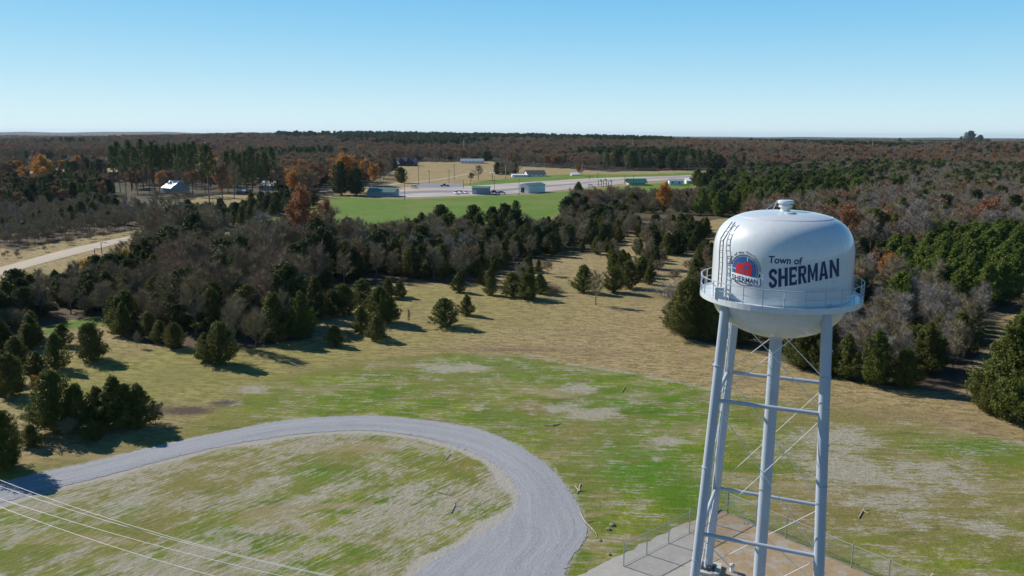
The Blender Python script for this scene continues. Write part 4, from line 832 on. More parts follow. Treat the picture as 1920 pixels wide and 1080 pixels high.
tower = thing('water_tower', 'white water tower lettered Town of SHERMAN on four blue grey legs', 'water tower', (TX, TY, 0), TPHI)
TR = 4.32; ZB, ZC, ZT, ZBOT = 23.0, 25.3, 28.35, 20.2
prof = []
for i in range(19):
    a = math.pi/2*i/18; prof.append((max(.38, TR*math.sin(a)**.92), ZBOT+(ZB-ZBOT)*(1-math.cos(a)**1.0)))
prof += [(TR, z) for z in (23.5, 24.2, 24.8, ZC)]
NE = 3.0
for i in range(1, 31):
    a = math.pi/2*i/30; prof.append((max(TR*math.cos(a)**(2/NE), .02), ZC+(ZT-ZC)*math.sin(a)**(2/NE)))
PZ = np.array([p[1] for p in prof]); PR = np.array([p[0] for p in prof])
def tank_r(z):                                    # tank radius at a height
    return float(np.interp(z, PZ, PR))
tank = MB().lathe(prof, 96).build('tank', TANK, tower, True)
W2T = (Matrix.Translation((TX, TY, 0)) @ Matrix.Rotation(TPHI, 4, 'Z')).inverted()
def on_tank(u, v, off=.012):                      # photo pixel -> point on the tank's skin (tower space)
    d = fw + rt*((u-960)/F_PX) - up*((v-540)/F_PX)
    o_ = Vector((0, 0, CAM_H)); t0 = 40.0; hit = None; prev = None
    def gap(tt):
        p = o_+d*tt; return (math.hypot(p.x-TX, p.y-TY)-tank_r(p.z)) if ZBOT < p.z < ZT else 1
    for k in range(120):
        if gap(40+k*.2) < 0:
            lo_, hi_ = 40+(k-1)*.2, 40+k*.2
            for _ in range(12):
                mid = (lo_+hi_)/2
                if gap(mid) < 0: hi_ = mid
                else: lo_ = mid
            hit = o_+d*hi_; break
    if hit is None: hit = o_+d*55
    n = Vector((hit.x-TX, hit.y-TY, 0)).normalized(); e = 1e-2
    slope = (tank_r(hit.z+e)-tank_r(hit.z-e))/(2*e); n = (n+Vector((0, 0, -slope))).normalized()
    return W2T @ (hit+n*off)
def curve_on_tank(name, polys, mat, off=.012, parent=None):      # polygons in photo pixels laid on the skin
    bm = bmesh.new()
    for poly in polys:
        vs = [bm.verts.new((x, y, 0)) for x, y in poly]
        try: bm.faces.new(vs)
        except ValueError: pass
    bmesh.ops.triangulate(bm, faces=bm.faces[:])
    return wrap(bm, name, mat, off, lambda x, y: (x, y), parent)
def wrap(bm, name, mat, off, fn, parent):
    xs = [v.co.x for v in bm.verts]; ys = [v.co.y for v in bm.verts]
    nsl = 14
    for k in range(1, nsl*3):
        x = min(xs)+(max(xs)-min(xs))*k/(nsl*3)
        bmesh.ops.bisect_plane(bm, geom=bm.verts[:]+bm.edges[:]+bm.faces[:], plane_co=(x, 0, 0), plane_no=(1, 0, 0))
    for k in range(1, nsl):
        y = min(ys)+(max(ys)-min(ys))*k/nsl
        bmesh.ops.bisect_plane(bm, geom=bm.verts[:]+bm.edges[:]+bm.faces[:], plane_co=(0, y, 0), plane_no=(0, 1, 0))
    for v in bm.verts:
        u, w_ = fn(v.co.x, v.co.y); v.co = on_tank(u, w_, off)
    bmesh.ops.recalc_face_normals(bm, faces=bm.faces)
    me = bpy.data.meshes.new(name); bm.to_mesh(me); bm.free()
    return link(name, me, mat, parent)
def text_bm(s, bold=0.0, extra=None):
    cu = bpy.data.curves.new('txt', 'FONT'); cu.body = s; cu.offset = bold; cu.resolution_u = 3
    if extra: extra(cu)
    ob = bpy.data.objects.new('txt', cu); C.objects.link(ob); dg = bpy.context.evaluated_depsgraph_get(); dg.update()
    me = bpy.data.meshes.new_from_object(ob.evaluated_get(dg)); bpy.data.objects.remove(ob); bpy.data.curves.remove(cu)
    bm = bmesh.new(); bm.from_mesh(me); bmesh.ops.triangulate(bm, faces=bm.faces[:]); bpy.data.meshes.remove(me)
    x0 = min(v.co.x for v in bm.verts); x1 = max(v.co.x for v in bm.verts); y0 = min(v.co.y for v in bm.verts); y1 = max(v.co.y for v in bm.verts)
    for v in bm.verts: v.co.x = (v.co.x-x0)/(x1-x0); v.co.y = (v.co.y-y0)/(y1-y0)
    return bm
# SHERMAN, heavy condensed letters drawn as strokes
def block_letters():
    P = []
    def bar(x0, y0, x1, y1): P.append([(x0, y0), (x1, y0), (x1, y1), (x0, y1)])
    def quad(*p): P.append(list(p))
    s = .34                                       # stem width, every letter on a 1 x 1 cell
    def strokes(ch, cx, w_):
        a = len(P)
        if ch == 'H': bar(0, 0, s, 1); bar(1-s, 0, 1, 1); bar(s, .41, 1-s, .58)
        elif ch == 'E': bar(0, 0, s, 1); bar(s, 0, 1, .17); bar(s, .42, .88, .58); bar(s, .83, 1, 1); bar(.8, .17, 1, .27); bar(.8, .73, 1, .83)
        elif ch == 'R':
            bar(0, 0, s, 1); bar(s, .83, .72, 1); bar(s, .43, .72, .59); quad((.72, 1), (.72, .83), (.62, .71), (.98, .71), (.95, .9)); quad((.62, .71), (.72, .59), (.72, .43), (.95, .54), (.98, .71)); quad((.42, .43), (.74, .43), (1.04, 0), (.68, 0))
        elif ch == 'M': bar(0, 0, .25, 1); bar(.75, 0, 1, 1); quad((.25, 1), (.25, .62), (.44, .1), (.5, .1), (.5, .42)); quad((.75, 1), (.5, .42), (.5, .1), (.56, .1), (.75, .62))
        elif ch == 'A': quad((0, 0), (.32, 0), (.52, .82), (.52, 1), (.33, 1)); quad((1, 0), (.68, 0), (.52, .82), (.52, 1), (.67, 1)); quad((.34, .2), (.66, .2), (.62, .36), (.38, .36))
        elif ch == 'N': bar(0, 0, .27, 1); bar(.73, 0, 1, 1); quad((.27, 1), (.27, .62), (.73, 0), (.73, .38))
        elif ch == 'S':
            cl = [(.86, .74), (.80, .86), (.62, .915), (.40, .915), (.22, .84), (.17, .72), (.24, .60), (.45, .52), (.66, .44), (.82, .35), (.83, .22), (.74, .12), (.55, .085), (.36, .09), (.20, .16), (.15, .28)]
            for k in range(len(cl)-1):
                (x0, y0), (x1, y1) = cl[k], cl[k+1]; dx, dy = x1-x0, y1-y0; l_ = math.hypot(dx, dy); hx, hy = .17, .095
                n_ = (-dy/l_, dx/l_); ex, ey = dx/l_*.04, dy/l_*.04
                quad((x0-ex+n_[0]*hx, y0-ey+n_[1]*hy), (x1+ex+n_[0]*hx, y1+ey+n_[1]*hy), (x1+ex-n_[0]*hx, y1+ey-n_[1]*hy), (x0-ex-n_[0]*hx, y0-ey-n_[1]*hy))
        for p in P[a:]:
            for k in range(len(p)): p[k] = (cx+p[k][0]*w_, p[k][1])
    x = 0.0
    for ch, w_ in zip('SHERMAN', (1.0, 1.0, .84, .98, 1.2, 1.05, 1.0)):
        strokes(ch, x, w_); x += w_+.15
    return [[(a/(x-.15), b) for a, b in p] for p in P]
tops = [(0, 505), (.15, 503.5), (.3, 501), (.45, 498.5), (.6, 495.5), (.78, 490.5), (1, 484)]
bots = [(0, 540.5), (.15, 538), (.3, 535.5), (.45, 532.5), (.6, 529), (.78, 525), (1, 518)]
xsx = [(0, 1441.5), (.15, 1460), (.29, 1480), (.43, 1499), (.60, 1520), (.80, 1545), (1, 1573)]
def itp(tb, x): return float(np.interp(x, [a for a, b in tb], [b for a, b in tb]))
bm = bmesh.new()
for k_, poly in enumerate(block_letters()):
    vs = [bm.verts.new((x, y, 0)) for x, y in poly]
    try: bm.faces.new(vs)
    except ValueError: pass
bmesh.ops.triangulate(bm, faces=bm.faces[:])
wrap(bm, 'lettering', NAVY, .014, lambda x, y: (itp(xsx, x), itp(bots, x)+(itp(tops, x)-itp(bots, x))*y), tank)
bm = text_bm('Town of', .022)
def town(x, y):
    return (1440.3+(1503.5-1440.3)*x+1.5*y, (493.5+3.0*x)-(14.0)*y)
wrap(bm, 'lettering', NAVY, .014, town, tank)
# emblem: local frame, unit = outer ring radius, mapped to the photo's foreshortened ellipse
ECX, ECY, ERX, ERY = 1396.3, 504.2, 25.8, 27.0
def em(x, y): return (ECX+x*ERX, ECY-y*ERY+x*3.4)
def ring(r_, n=48, a0=0, a1=360): return [(r_*math.cos(R(a0+(a1-a0)*k/n)), r_*math.sin(R(a0+(a1-a0)*k/n))) for k in range(n+(0 if a1-a0 == 360 else 1))]
def annulus(r1, r2, n=48, a0=0, a1=360):
    out = []
    for k in range(n):
        t0_, t1_ = R(a0+(a1-a0)*k/n), R(a0+(a1-a0)*(k+1)/n)
        out.append([(r1*math.cos(t0_), r1*math.sin(t0_)), (r2*math.cos(t0_), r2*math.sin(t0_)), (r2*math.cos(t1_), r2*math.sin(t1_)), (r1*math.cos(t1_), r1*math.sin(t1_))])
    return out
def emb(polys, mat, off):
    return curve_on_tank('emblem', [[em(x, y) for x, y in p] for p in polys], mat, off, tank)
emb(annulus(.955, 1.0)+annulus(.90, .925), NAVY, .010)
emb([ring(.86)], LBLUE, .013)
emb([[(-.66, -.28), (-.60, .22), (-.42, .40), (-.10, .34), (-.02, .42), (.12, .52), (.34, .46), (.52, .34), (.56, .0), (.50, -.28), (.42, -.52), (-.05, -.56), (-.2, -.52), (-.5, -.48)]], RED, .018)
emb([[(-.55, -.16), (.02, -.19), (.02, -.24), (-.55, -.22)], [(-.04, .30), (0, .30), (0, -.55), (-.04, -.55)], [(0, .18), (.30, .24), (.34, .08), (.14, .02), (0, .04)]], LBLUE, .023)
emb([[(.21, .84), (.25, .84), (.25, .56), (.21, .56)], [(-.86, .0), (-.62, -.02), (-.62, -.06), (-.86, -.04)]], WHITEP, .023)
BAN = [(-1.04, -.14), (-.90, -.30), (-.6, -.36), (0, -.44), (.6, -.50), (1.12, -.52), (1.14, -.98), (1.04, -1.03), (.6, -1.0), (0, -.95), (-.6, -.84), (-1.02, -.76)]
emb([[(1.06, -.28), (1.46, -.16), (1.36, -.38), (1.46, -.60), (1.06, -.66)], [(-1.06, .18), (-.90, .22), (-.90, -.32), (-1.14, -.40), (-1.02, -.1)]], WHITEP, .020)
emb([[(1.02, -.24), (1.10, -.24), (1.20, -.36), (1.02, -.52)]], NAVY, .024)
bo = 1.045
emb([[(x*bo, (y+.62)*1.10-.62) for x, y in BAN]], NAVY, .026)
emb([BAN], WHITEP, .030)
bm = text_bm('SHERMAN', .02)
wrap(bm, 'lettering', NAVY, .036, lambda x, y: em(-.90+1.86*x, (-.80-.18*x)+.36*y+.04*math.sin(math.pi*x)*-1), tank)
def arc_text(s, r1, r2, a0, a1, inward=False):
    bm = text_bm(s, .012)
    def fn(x, y):
        a = R(a0+(a1-a0)*x); r_ = r1+(r2-r1)*(y if not inward else 1-y); return em(r_*math.cos(a), r_*math.sin(a))
    wrap(bm, 'lettering', NAVY, .014, fn, tank)
arc_text('Heart of the Tri-Counties', 1.07, 1.24, 176, -2)
arc_text('Mississippi', 1.08, 1.24, 232, 300, True)
emb(annulus(.955, 1.0, 20, 235, 305), NAVY, .012)
# seams, hatch, vent, rigging
MB().lathe([(tank_r(28.0)+.004, 27.985), (tank_r(28.0)+.012, 28.0), (tank_r(28.0)-.0, 28.02)], 96).build('weld_seam', SEAM, tower)
vt = MB().lathe([(.0, ZT-.1), (.30, ZT-.1), (.30, ZT+.22), (.42, ZT+.25), (.42, ZT+.34), (.30, ZT+.37), (.30, ZT+.46), (.50, ZT+.50), (.50, ZT+.62), (.44, ZT+.68), (0, ZT+.70)], 24)
vt.build('roof_vent', TANK, tower, False)
hp = on_tank(1482, 400, 0)
hz = hp.z; h_ = MB().lathe([(0, hz+.07), (.30, hz+.07), (.36, hz+.02), (.36, hz-.15)], 20, hp.x, hp.y).build('roof_hatch', STEEL, tower)
rg = MB(); c1 = on_tank(1457, 390, 0); c1.z = tank_r and c1.z
for dx, dy in ((-.25, 0), (.35, .25), (.35, -.3)): rg.tube((c1.x+dx, c1.y+dy, c1.z-.1), (c1.x, c1.y, c1.z+.55), .03, n=6)
rg.tube((c1.x, c1.y, c1.z+.5), tuple(on_tank(1436, 394, .02)), .015, n=5)
rg.build('roof_tripod', TANK, tower)
# lower third: legs, riser, struts, rods
R1_, R2_, H1_, H2_ = 4.70, 5.27, 16.30, 7.07
def rad(z): return R1_+(z-H1_)*(R2_-R1_)/(H2_-H1_)
def lp(k, z, extra=0.0): a = R(45+90*k); r_ = rad(z)+extra; return Vector((r_*math.cos(a), r_*math.sin(a), z))
for k in range(4):
    l = MB().tube(lp(k, .35), lp(k, 23.1, -.12), .31, .31, 20)
    for z in (.35, 5.2, 11.7, 18.6): l.tube(lp(k, z), lp(k, z+.06), .325, .325, 20)
    lo = l.build('leg', STEEL, tower); autosmooth(lo)
    MB().box(lp(k, 0).x-.55, lp(k, 0).x+.55, lp(k, 0).y-.55, lp(k, 0).y+.55, .30, .36).build('base_plate', DARKM, lo)
    MB().box(lp(k, 0).x-.95, lp(k, 0).x+.95, lp(k, 0).y-.95, lp(k, 0).y+.95, -.2, .30).build('footing', CONC, tower)
rs_ = MB().tube((0, 0, .2), (0, 0, ZBOT+.12), .40, .40, 24).tube((0, 0, ZBOT-.35), (0, 0, ZBOT+.15), .40, .75, 24).tube((0, 0, .0), (0, 0, .5), .8, .6, 24)
for z in (4, 8.3, 12.6, 16.9): rs_.tube((0, 0, z), (0, 0, z+.05), .412, .412, 24)
autosmooth(rs_.build('riser', STEEL, tower))
for z in (H1_, H2_):
    for k in range(4):
        autosmooth(MB().tube(lp(k, z), lp((k+1) % 4, z), .135, .135, 14).build('strut', STEEL, tower))
for (za_, zb_) in ((H1_+.1, 22.7), (H2_+.1, H1_-.15), (.5, H2_-.15)):
    for k in range(4):
        for a_, b2_ in ((k, (k+1) % 4), ((k+1) % 4, k)):
            MB().tube(lp(a_, za_), lp(b2_, zb_), .026, n=6).build('tie_rod', RODM, tower)
# balcony
bal = MB().lathe([(TR-.02, 22.92), (5.0, 22.92), (5.0, 22.98), (TR-.02, 22.98)], 72).build('balcony', TANK, tower)
MB().lathe([(4.995, 22.70), (5.03, 22.70), (5.03, 23.06), (4.995, 23.06), (4.995, 22.70)], 72).build('skirt', TANK, bal)
for k in range(4):
    a = R(45+90*k); MB().prism([(4.2, 22.9), (4.97, 22.9), (4.25, 22.2)], -.05, .05).build('bracket', TANK, bal).rotation_euler = (0, 0, a)
rl = MB(); NP = 26
for hh_, rr_ in ((1.08, .028), (.56, .02)):
    for k in range(78):
        a, b2 = 2*math.pi*k/78, 2*math.pi*(k+1)/78
        rl.tube((5.0*math.cos(a), 5.0*math.sin(a), 23+hh_), (5.0*math.cos(b2), 5.0*math.sin(b2), 23+hh_), rr_, n=5, cap=False)
rl.build('railing', STEEL, bal)
for k in range(NP):
    a = 2*math.pi*k/NP; MB().tube((5*math.cos(a), 5*math.sin(a), 22.95), (5*math.cos(a), 5*math.sin(a), 24.08), .03, n=6).build('railing_post', STEEL, bal)
# ladders
def ladder(name, pts, nrm, parent, wd=.22, rail=.03, step=.33, mat=STEEL):
    mb = MB(); pts = [Vector(p) for p in pts]
    for a, b2, n_ in zip(pts[:-1], pts[1:], nrm):
        d = (b2-a).normalized(); s_ = d.cross(Vector(n_)).normalized()*wd
        mb.tube(a+s_, b2+s_, rail, n=6); mb.tube(a-s_, b2-s_, rail, n=6)
        k = 0.0; ln = (b2-a).length
        while k < ln: p = a+d*k; mb.tube(p+s_, p-s_, rail*.55, n=5); k += step
    return mb.build(name, mat, parent)
LADM = simple('dark_grey_ladder_paint', (.10, .12, .16), .5, var=.15)
pl = [on_tank(u, v, .30) for u, v in ((1355, 560), (1357, 530), (1359, 500), (1360, 470), (1361, 452))]+[on_tank(u, v, .22) for u, v in ((1368, 437), (1379, 421))]
pl[0].z = 23.0
nr = [Vector((p.x, p.y, 0)).normalized() for p in pl]
ladder('tank_ladder', pl, nr, tower, .17, .035, .3, LADM)
kRL = 1
side = Vector((-math.sin(R(135)), math.cos(R(135)), 0))
la_, lb_ = lp(kRL, .6, .1)+side*.62, lp(kRL, 22.9, .1)+side*.62
nl_ = Vector((math.cos(R(135)), math.sin(R(135)), 0))
ladder('ladder', [la_, lb_], [nl_], tower, .2, .028, .33)
cg = MB()
for k in range(1, 18):
    p = la_.lerp(lb_, k/18); 
    cg.tube(p, p-side*.35, .02, n=5)
cg.build('ladder_bracket', STEEL, tower)
gp = la_.lerp(lb_, .22); gq = la_.lerp(lb_, .34)
dv = (gq-gp)
MB().tube(gp+nl_*.10, gq+nl_*.10, .16, .16, 8).build('ladder_guard', DARKM, tower)
bx_ = on_tank(1361, 552, .5)
MB().box(bx_.x-.25, bx_.x+.25, bx_.y-.2, bx_.y+.2, 23.0, 23.75).build('control_box', TANK, tower)

# compound: pad, fence, small things
e1 = Vector((-.766, -.642, 0)); e2 = Vector((.634, -.774, 0)); c0 = Vector((19.3, 64.3, 0))
def cp(a, b2, z=0.0): p = c0+e1*a+e2*b2; return Vector((p.x, p.y, z))
m_, t_, b_, o_ = newmat('muddy_gravel_pad')
g_ = N(t_, 'ShaderNodeNewGeometry'); P_ = g_.outputs['Position']
c_ = mixc(t_, mth(t_, 'ADD', mth(t_, 'MULTIPLY', noise(t_, P_, 7, 5, .75), .5), mth(t_, 'MULTIPLY', noise(t_, P_, .6, 5, .7), .5)), (.17, .16, .145), (.52, .49, .44))
f_ = noise(t_, P_, .16, 4, .6); f2_ = noise(t_, P_, 2.0, 4, .6)
mo = mixc(t_, f2_, (.23, .155, .08), (.37, .275, .155)); mo = mixc(t_, rampv(t_, noise(t_, P_, .7, 5, .7), .48, .62), mo, (.31, .28, .24)); mo = mixc(t_, rampv(t_, noise(t_, P_, 1.1, 5, .7), .60, .7), mo, (.14, .10, .065))
sx_ = N(t_, 'ShaderNodeSeparateXYZ'); L(t_, P_, sx_.inputs[0])
mp_ = mth(t_, 'ADD', f_, mth(t_, 'MULTIPLY', mth(t_, 'SUBTRACT', sx_.outputs[0], 15.5), .07))
c_ = mixc(t_, rampv(t_, mp_, .42, .62), c_, mo)
L(t_, c_, b_.inputs['Base Color']); b_.inputs['Roughness'].default_value = .92
bp_ = N(t_, 'ShaderNodeBump'); bp_.inputs['Strength'].default_value = .4; bp_.inputs['Distance'].default_value = .08; L(t_, f2_, bp_.inputs['Height']); L(t_, bp_.outputs[0], b_.inputs['Normal'])
V_, I_ = [], []
na_, nb_ = 40, 40
for i in range(na_+1):
    for j in range(nb_+1):
        a = 21.5*i/na_; b2 = -1.3+(21.5)*j/nb_
        if i == 0: a = -.15+.12*mnoise.noise(Vector((j*.6, 0, 1)))
        if j == 0: b2 += .35*mnoise.noise(Vector((i*.5, 4, 1)))
        if j == 0: b2 += .9*(1-min(1, i/8))
        p = cp(a, b2); V_.append((p.x, p.y, .045))
I = np.arange((na_+1)*(nb_+1)).reshape(na_+1, nb_+1)
Fc = np.stack([I[:-1, :-1], I[:-1, 1:], I[1:, 1:], I[1:, :-1]], -1).reshape(-1, 4)
pm = mesh_np('tower_yard', V_, Fc); link('tower_yard', pm, m_); tag(bpy.data.objects['tower_yard'], kind='structure')
GALV = simple('galvanised_steel', (.42, .44, .45), .45, metal=.6, var=.1)
m_, t_, b_, o_ = newmat('chain_link_wire')
g_ = N(t_, 'ShaderNodeTexCoord'); uvn = g_.outputs['UV']
def wave(rot):
    mp = mapping(t_, uvn, 0, (1, 1, 1)); s = N(t_, 'ShaderNodeSeparateXYZ'); L(t_, mp, s.inputs[0])
    d_ = mth(t_, 'ADD' if rot > 0 else 'SUBTRACT', s.outputs[0], s.outputs[1])
    fr = mth(t_, 'FRACT', mth(t_, 'MULTIPLY', d_, 13.0)); return mth(t_, 'LESS_THAN', fr, .085)
f_ = mth(t_, 'MAXIMUM', wave(1), wave(-1))
tr_ = N(t_, 'ShaderNodeBsdfTransparent'); mx_ = N(t_, 'ShaderNodeMixShader'); L(t_, f_, mx_.inputs[0]); L(t_, tr_.outputs[0], mx_.inputs[1]); L(t_, b_.outputs[0], mx_.inputs[2]); L(t_, mx_.outputs[0], o_.inputs[0])
b_.inputs['Base Color'].default_value = (.33, .36, .35, 1); b_.inputs['Roughness'].default_value = .5; b_.inputs['Metallic'].default_value = .3
MESHM = m_
fence = thing('chain_link_fence', 'grey chain link fence around the muddy yard of the water tower', 'fence', (0, 0, 0))
FH = 1.95
runs = [((0, 0), (13.7, 0)), ((0, 0), (0, 20)), ((0, 20), (20, 20)), ((20, 20), (20, 4))]
for (a, b2) in runs:
    A_, B_ = cp(*a), cp(*b2); ln = (B_-A_).length; n_ = max(1, round(ln/3.0))
    for k in range(n_+1):
        p = A_.lerp(B_, k/n_)
        mb = MB().tube((p.x, p.y, -.1), (p.x, p.y, FH+.08), .045, n=8); d_ = (p-Vector((TX, TY, 0))).normalized()
        mb.tube((p.x, p.y, FH+.05), (p.x+d_.x*.22, p.y+d_.y*.22, FH+.32), .02, n=5)
        mb.build('post', GALV, fence)
    mb = MB().tube(A_+Vector((0, 0, FH)), B_+Vector((0, 0, FH)), .028, n=6).tube(A_+Vector((0, 0, .12)), B_+Vector((0, 0, .12)), .02, n=6); mb.build('rail', GALV, fence)
    me = bpy.data.meshes.new('wire_mesh'); me.from_pydata([(A_.x, A_.y, .1), (B_.x, B_.y, .1), (B_.x, B_.y, FH), (A_.x, A_.y, FH)], [], [(0, 1, 2, 3)])
    uv = me.uv_layers.new(name='uv')
    for li, c2 in zip(range(4), ((0, 0), (ln, 0), (ln, FH), (0, FH))): uv.data[li].uv = c2
    link('wire_mesh', me, MESHM, fence)
pp = G(1372, 1072)
pv = thing('standpipe', 'short white capped pipe standing on the muddy yard', 'pipe', (pp[0], pp[1], .04))
MB().lathe([(.16, 0), (.16, .55), (.0, .55)], 16).build('pipe', WHITEP, pv); MB().lathe([(.19, .45), (.19, .6), (.1, .66), (0, .66)], 16).build('cap', CONC, pv)
hq = G(1324, 1064)
hs = MB()
for k in range(20):
    a, b2 = 2*math.pi*k/20, 2*math.pi*(k+1)/20
    hs.tube((.2*math.cos(a), -.05, .2*math.sin(a)), (.2*math.cos(b2), -.05, .2*math.sin(b2)), .045, n=6)
ho = hs.build('hose_coil', DARKM); ho.location = (hq[0]-.1, hq[1]-1.15, .62); ho.rotation_euler = (R(-25), 0, R(10)); tag(ho, 'black ring of hose against the foot of the rear left tower leg', 'hose')

# ------------------------------------------------------------------ power lines across the bottom left
WIREM = simple('aluminium_wire', (.62, .60, .56), .5, var=.05)
WR = [[(0, 900.6), (141, 950), (281, 997), (422, 1034), (619, 1079)], [(0, 912), (141, 957.5), (281, 1001), (352, 1019), (422, 1036.5), (632, 1084)],
      [(0, 935), (141, 980), (281, 1020), (398, 1048), (521, 1079)], [(0, 950.5), (141, 1001), (281, 1046.6), (398, 1079)]]
def hit_h(u, v, h):
    d = fw + rt*((u-960)/F_PX) - up*((v-540)/F_PX); t = (h-CAM_H)/d.z; return Vector((d.x*t, d.y*t, h))
lab = ['upper of the two close wires, the topmost power line at bottom left', 'lower of the two close wires at bottom left', 'third power line from the top at bottom left', 'lowest power line at bottom left']
for i, wpts in enumerate(WR):
    A_ = hit_h(*wpts[0], 9.3-.25*i); B_ = hit_h(*wpts[-1], 9.0-.25*i)
    nrm = (B_-A_).cross(Vector((0, 0, 1))).normalized(); pts = []
    for (u, v) in wpts:
        d = fw + rt*((u-960)/F_PX) - up*((v-540)/F_PX); o3 = Vector((0, 0, CAM_H)); t = (A_-o3).dot(nrm)/d.dot(nrm); pts.append(o3+d*t)
    sx = [(p-A_).dot((B_-A_).normalized()) for p in pts]; zz = [p.z for p in pts]
    co = np.polyfit(sx, zz, 2); dr = (B_-A_); dr.z = 0; dr.normalize(); L_ = sx[-1]
    mb = MB(); P3 = []
    for k in range(41):
        s_ = -22+(L_+34)*k/40; P3.append(Vector((A_.x+dr.x*s_, A_.y+dr.y*s_, float(np.polyval(co, s_)))))
    mb.path(P3, .016, 5); tag(mb.build('power_line', WIREM), lab[i], 'power line', 'power lines crossing the grass at bottom left')

# ------------------------------------------------------------------ sticks and stones by the drive
ROCK = simple('pale_grey_rock', (.24, .22, .18), .9, var=.25, scale=3, bump=.5)
STICK = simple('weathered_wood', (.40, .34, .26), .9, var=.3, scale=4)
def stick(pts, r_, label):
    mb = MB(); P3 = [Vector((*G(*p), .07)) for p in pts]
    for k, (a, b2) in enumerate(zip(P3[:-1], P3[1:])): mb.tube(a, b2, r_*.6*(1-.15*k), r_*.6*(1-.15*(k+1)), 6)
    if len(P3) > 2: mb.tube(P3[1], P3[1]+Vector((.4, .5, .25)), r_*.6, r_*.3, 5)
    tag(mb.build('fallen_branch', STICK), label, 'branch')
stick([(818, 922), (836, 927), (848, 930)], .10, 'short pale log lying in the grass inside the drive loop')
stick([(846, 962), (852, 950), (853, 942)], .07, 'crooked stick inside the drive loop below the pale log')
stick([(1088, 962), (1098, 980), (1108, 990), (1117, 1000), (1120, 1009)], .09, 'long bent branch along the right edge of the gravel drive')
stick([(1078, 912), (1086, 922), (1088, 908), (1082, 926)], .10, 'forked dead branch beside the right side of the gravel bend')
stick([(1020, 797), (1036, 799), (1052, 794)], .10, 'dead branch on straw above the gravel bend')
stick([(835, 862), (845, 851)], .06, 'small stick by the straw inside the top of the drive loop')
stick([(795, 785), (830, 790), (870, 797)], .05, 'thin branch lying along the outer edge of the gravel bend')
stick([(1610, 972), (1618, 958), (1628, 964)], .08, 'pale twisted stick on the grass right of the tower')
stick([(1166, 736), (1172, 726)], .08, 'dark stick in the green grass left of the tower')
stick([(380, 955), (402, 946), (420, 940)], .04, 'thin dark stick on the straw rows at left')
def rock(u, v, s, label):
    bm = bmesh.new(); bmesh.ops.create_icosphere(bm, subdivisions=3, radius=s)
    for q in bm.verts: q.co *= 1+.3*mnoise.noise(q.co*3/s*.6+Vector((u, v, 0))); q.co.z *= .6
    me = bpy.data.meshes.new('rock'); bm.to_mesh(me); bm.free(); o = link('rock', me, ROCK); x, y = G(u, v); o.location = (x, y, s*.3); tag(o, label, 'rock')
rock(1148, 985, .24, 'larger dark stone on the grass left of the fence corner'); rock(1141, 993, .2, 'smaller stone just below the larger dark stone')
rock(1125, 1014, .15, 'little stone near the end of the long bent branch'); rock(1142, 1040, .16, 'little stone on the grass left of the gate gap')

# ------------------------------------------------------------------ brush piles
def brush(u, v, wpx, hpx, label, mat=F_TWIGP, n=900):
    x, y = G(u, v); wd = pxh(u, v, wpx)/2; h = pxh(u, v, hpx); rs = np.random.default_rng(int(u))
    P0 = rs.normal(size=(n, 3))*np.array([wd*.45, wd*.35, h*.3])+np.array([0, 0, h*.35]); P0[:, 2] = np.abs(P0[:, 2])
    d = rs.normal(size=(n, 3)); d[:, 2] *= .5; d /= np.linalg.norm(d, axis=1)[:, None]; ln = wd*.45*(.4+rs.random((n, 1)))
    s_ = np.cross(d, rs.normal(size=(n, 3))); s_ /= np.linalg.norm(s_, axis=1)[:, None]; s_ *= .035
    V = np.stack([P0-d*ln*.5-s_, P0-d*ln*.5+s_, P0+d*ln*.5], 1).reshape(-1, 3)
    o = link('brush_pile', mesh_np('brush_pile', V, np.arange(len(V)).reshape(-1, 3)), mat); o.location = (x, y, float(hgt(x, y))); tag(o, label, 'brush pile')
brush(1262, 556, 78, 30, 'tangled grey brush pile left of the water tank'); brush(1035, 547, 40, 14, 'low grey brush pile right of the wide round cedar', F_TWIG)
brush(1610, 655, 100, 40, 'tangled pale fallen branches behind the right tower leg'); brush(430, 602, 90, 20, 'dark fallen branches at the edge of the left woods', F_TWIG)

# ------------------------------------------------------------------ far buildings
ROOFW = simple('white_metal_roof', (.78, .78, .77), .35, var=.04, scale=.3); ROOFT = simple('teal_metal_roof', (.10, .19, .185), .45, var=.08, scale=.3)
ROOFD = simple('dark_shingle_roof', (.045, .05, .07), .8, var=.2, scale=1); ROOFG = simple('grey_metal_roof', (.28, .31, .33), .5, var=.1, scale=.4)
ROOFGR = simple('green_metal_roof', (.02, .11, .085), .4, var=.1, scale=.4)
WALLW = simple('white_siding', (.74, .74, .72), .6, var=.05); WALLG = simple('grey_siding', (.34, .35, .37), .7, var=.08); WALLB = simple('blue_grey_siding', (.20, .27, .31), .6, var=.08)
BRICK = simple('dark_brick', (.12, .08, .075), .85, var=.2); WALLT = simple('tan_siding', (.5, .43, .34), .7, var=.08)
GLASS = simple('dark_window_glass', (.03, .04, .05), .1, var=.1, spec=.6); DOORW = simple('white_door_paint', (.8, .8, .78), .4, var=.03); DOORD = simple('opening_shade_paint', (.03, .03, .032), .7)  # the near-black coat paints the shade inside openings onto solid panels
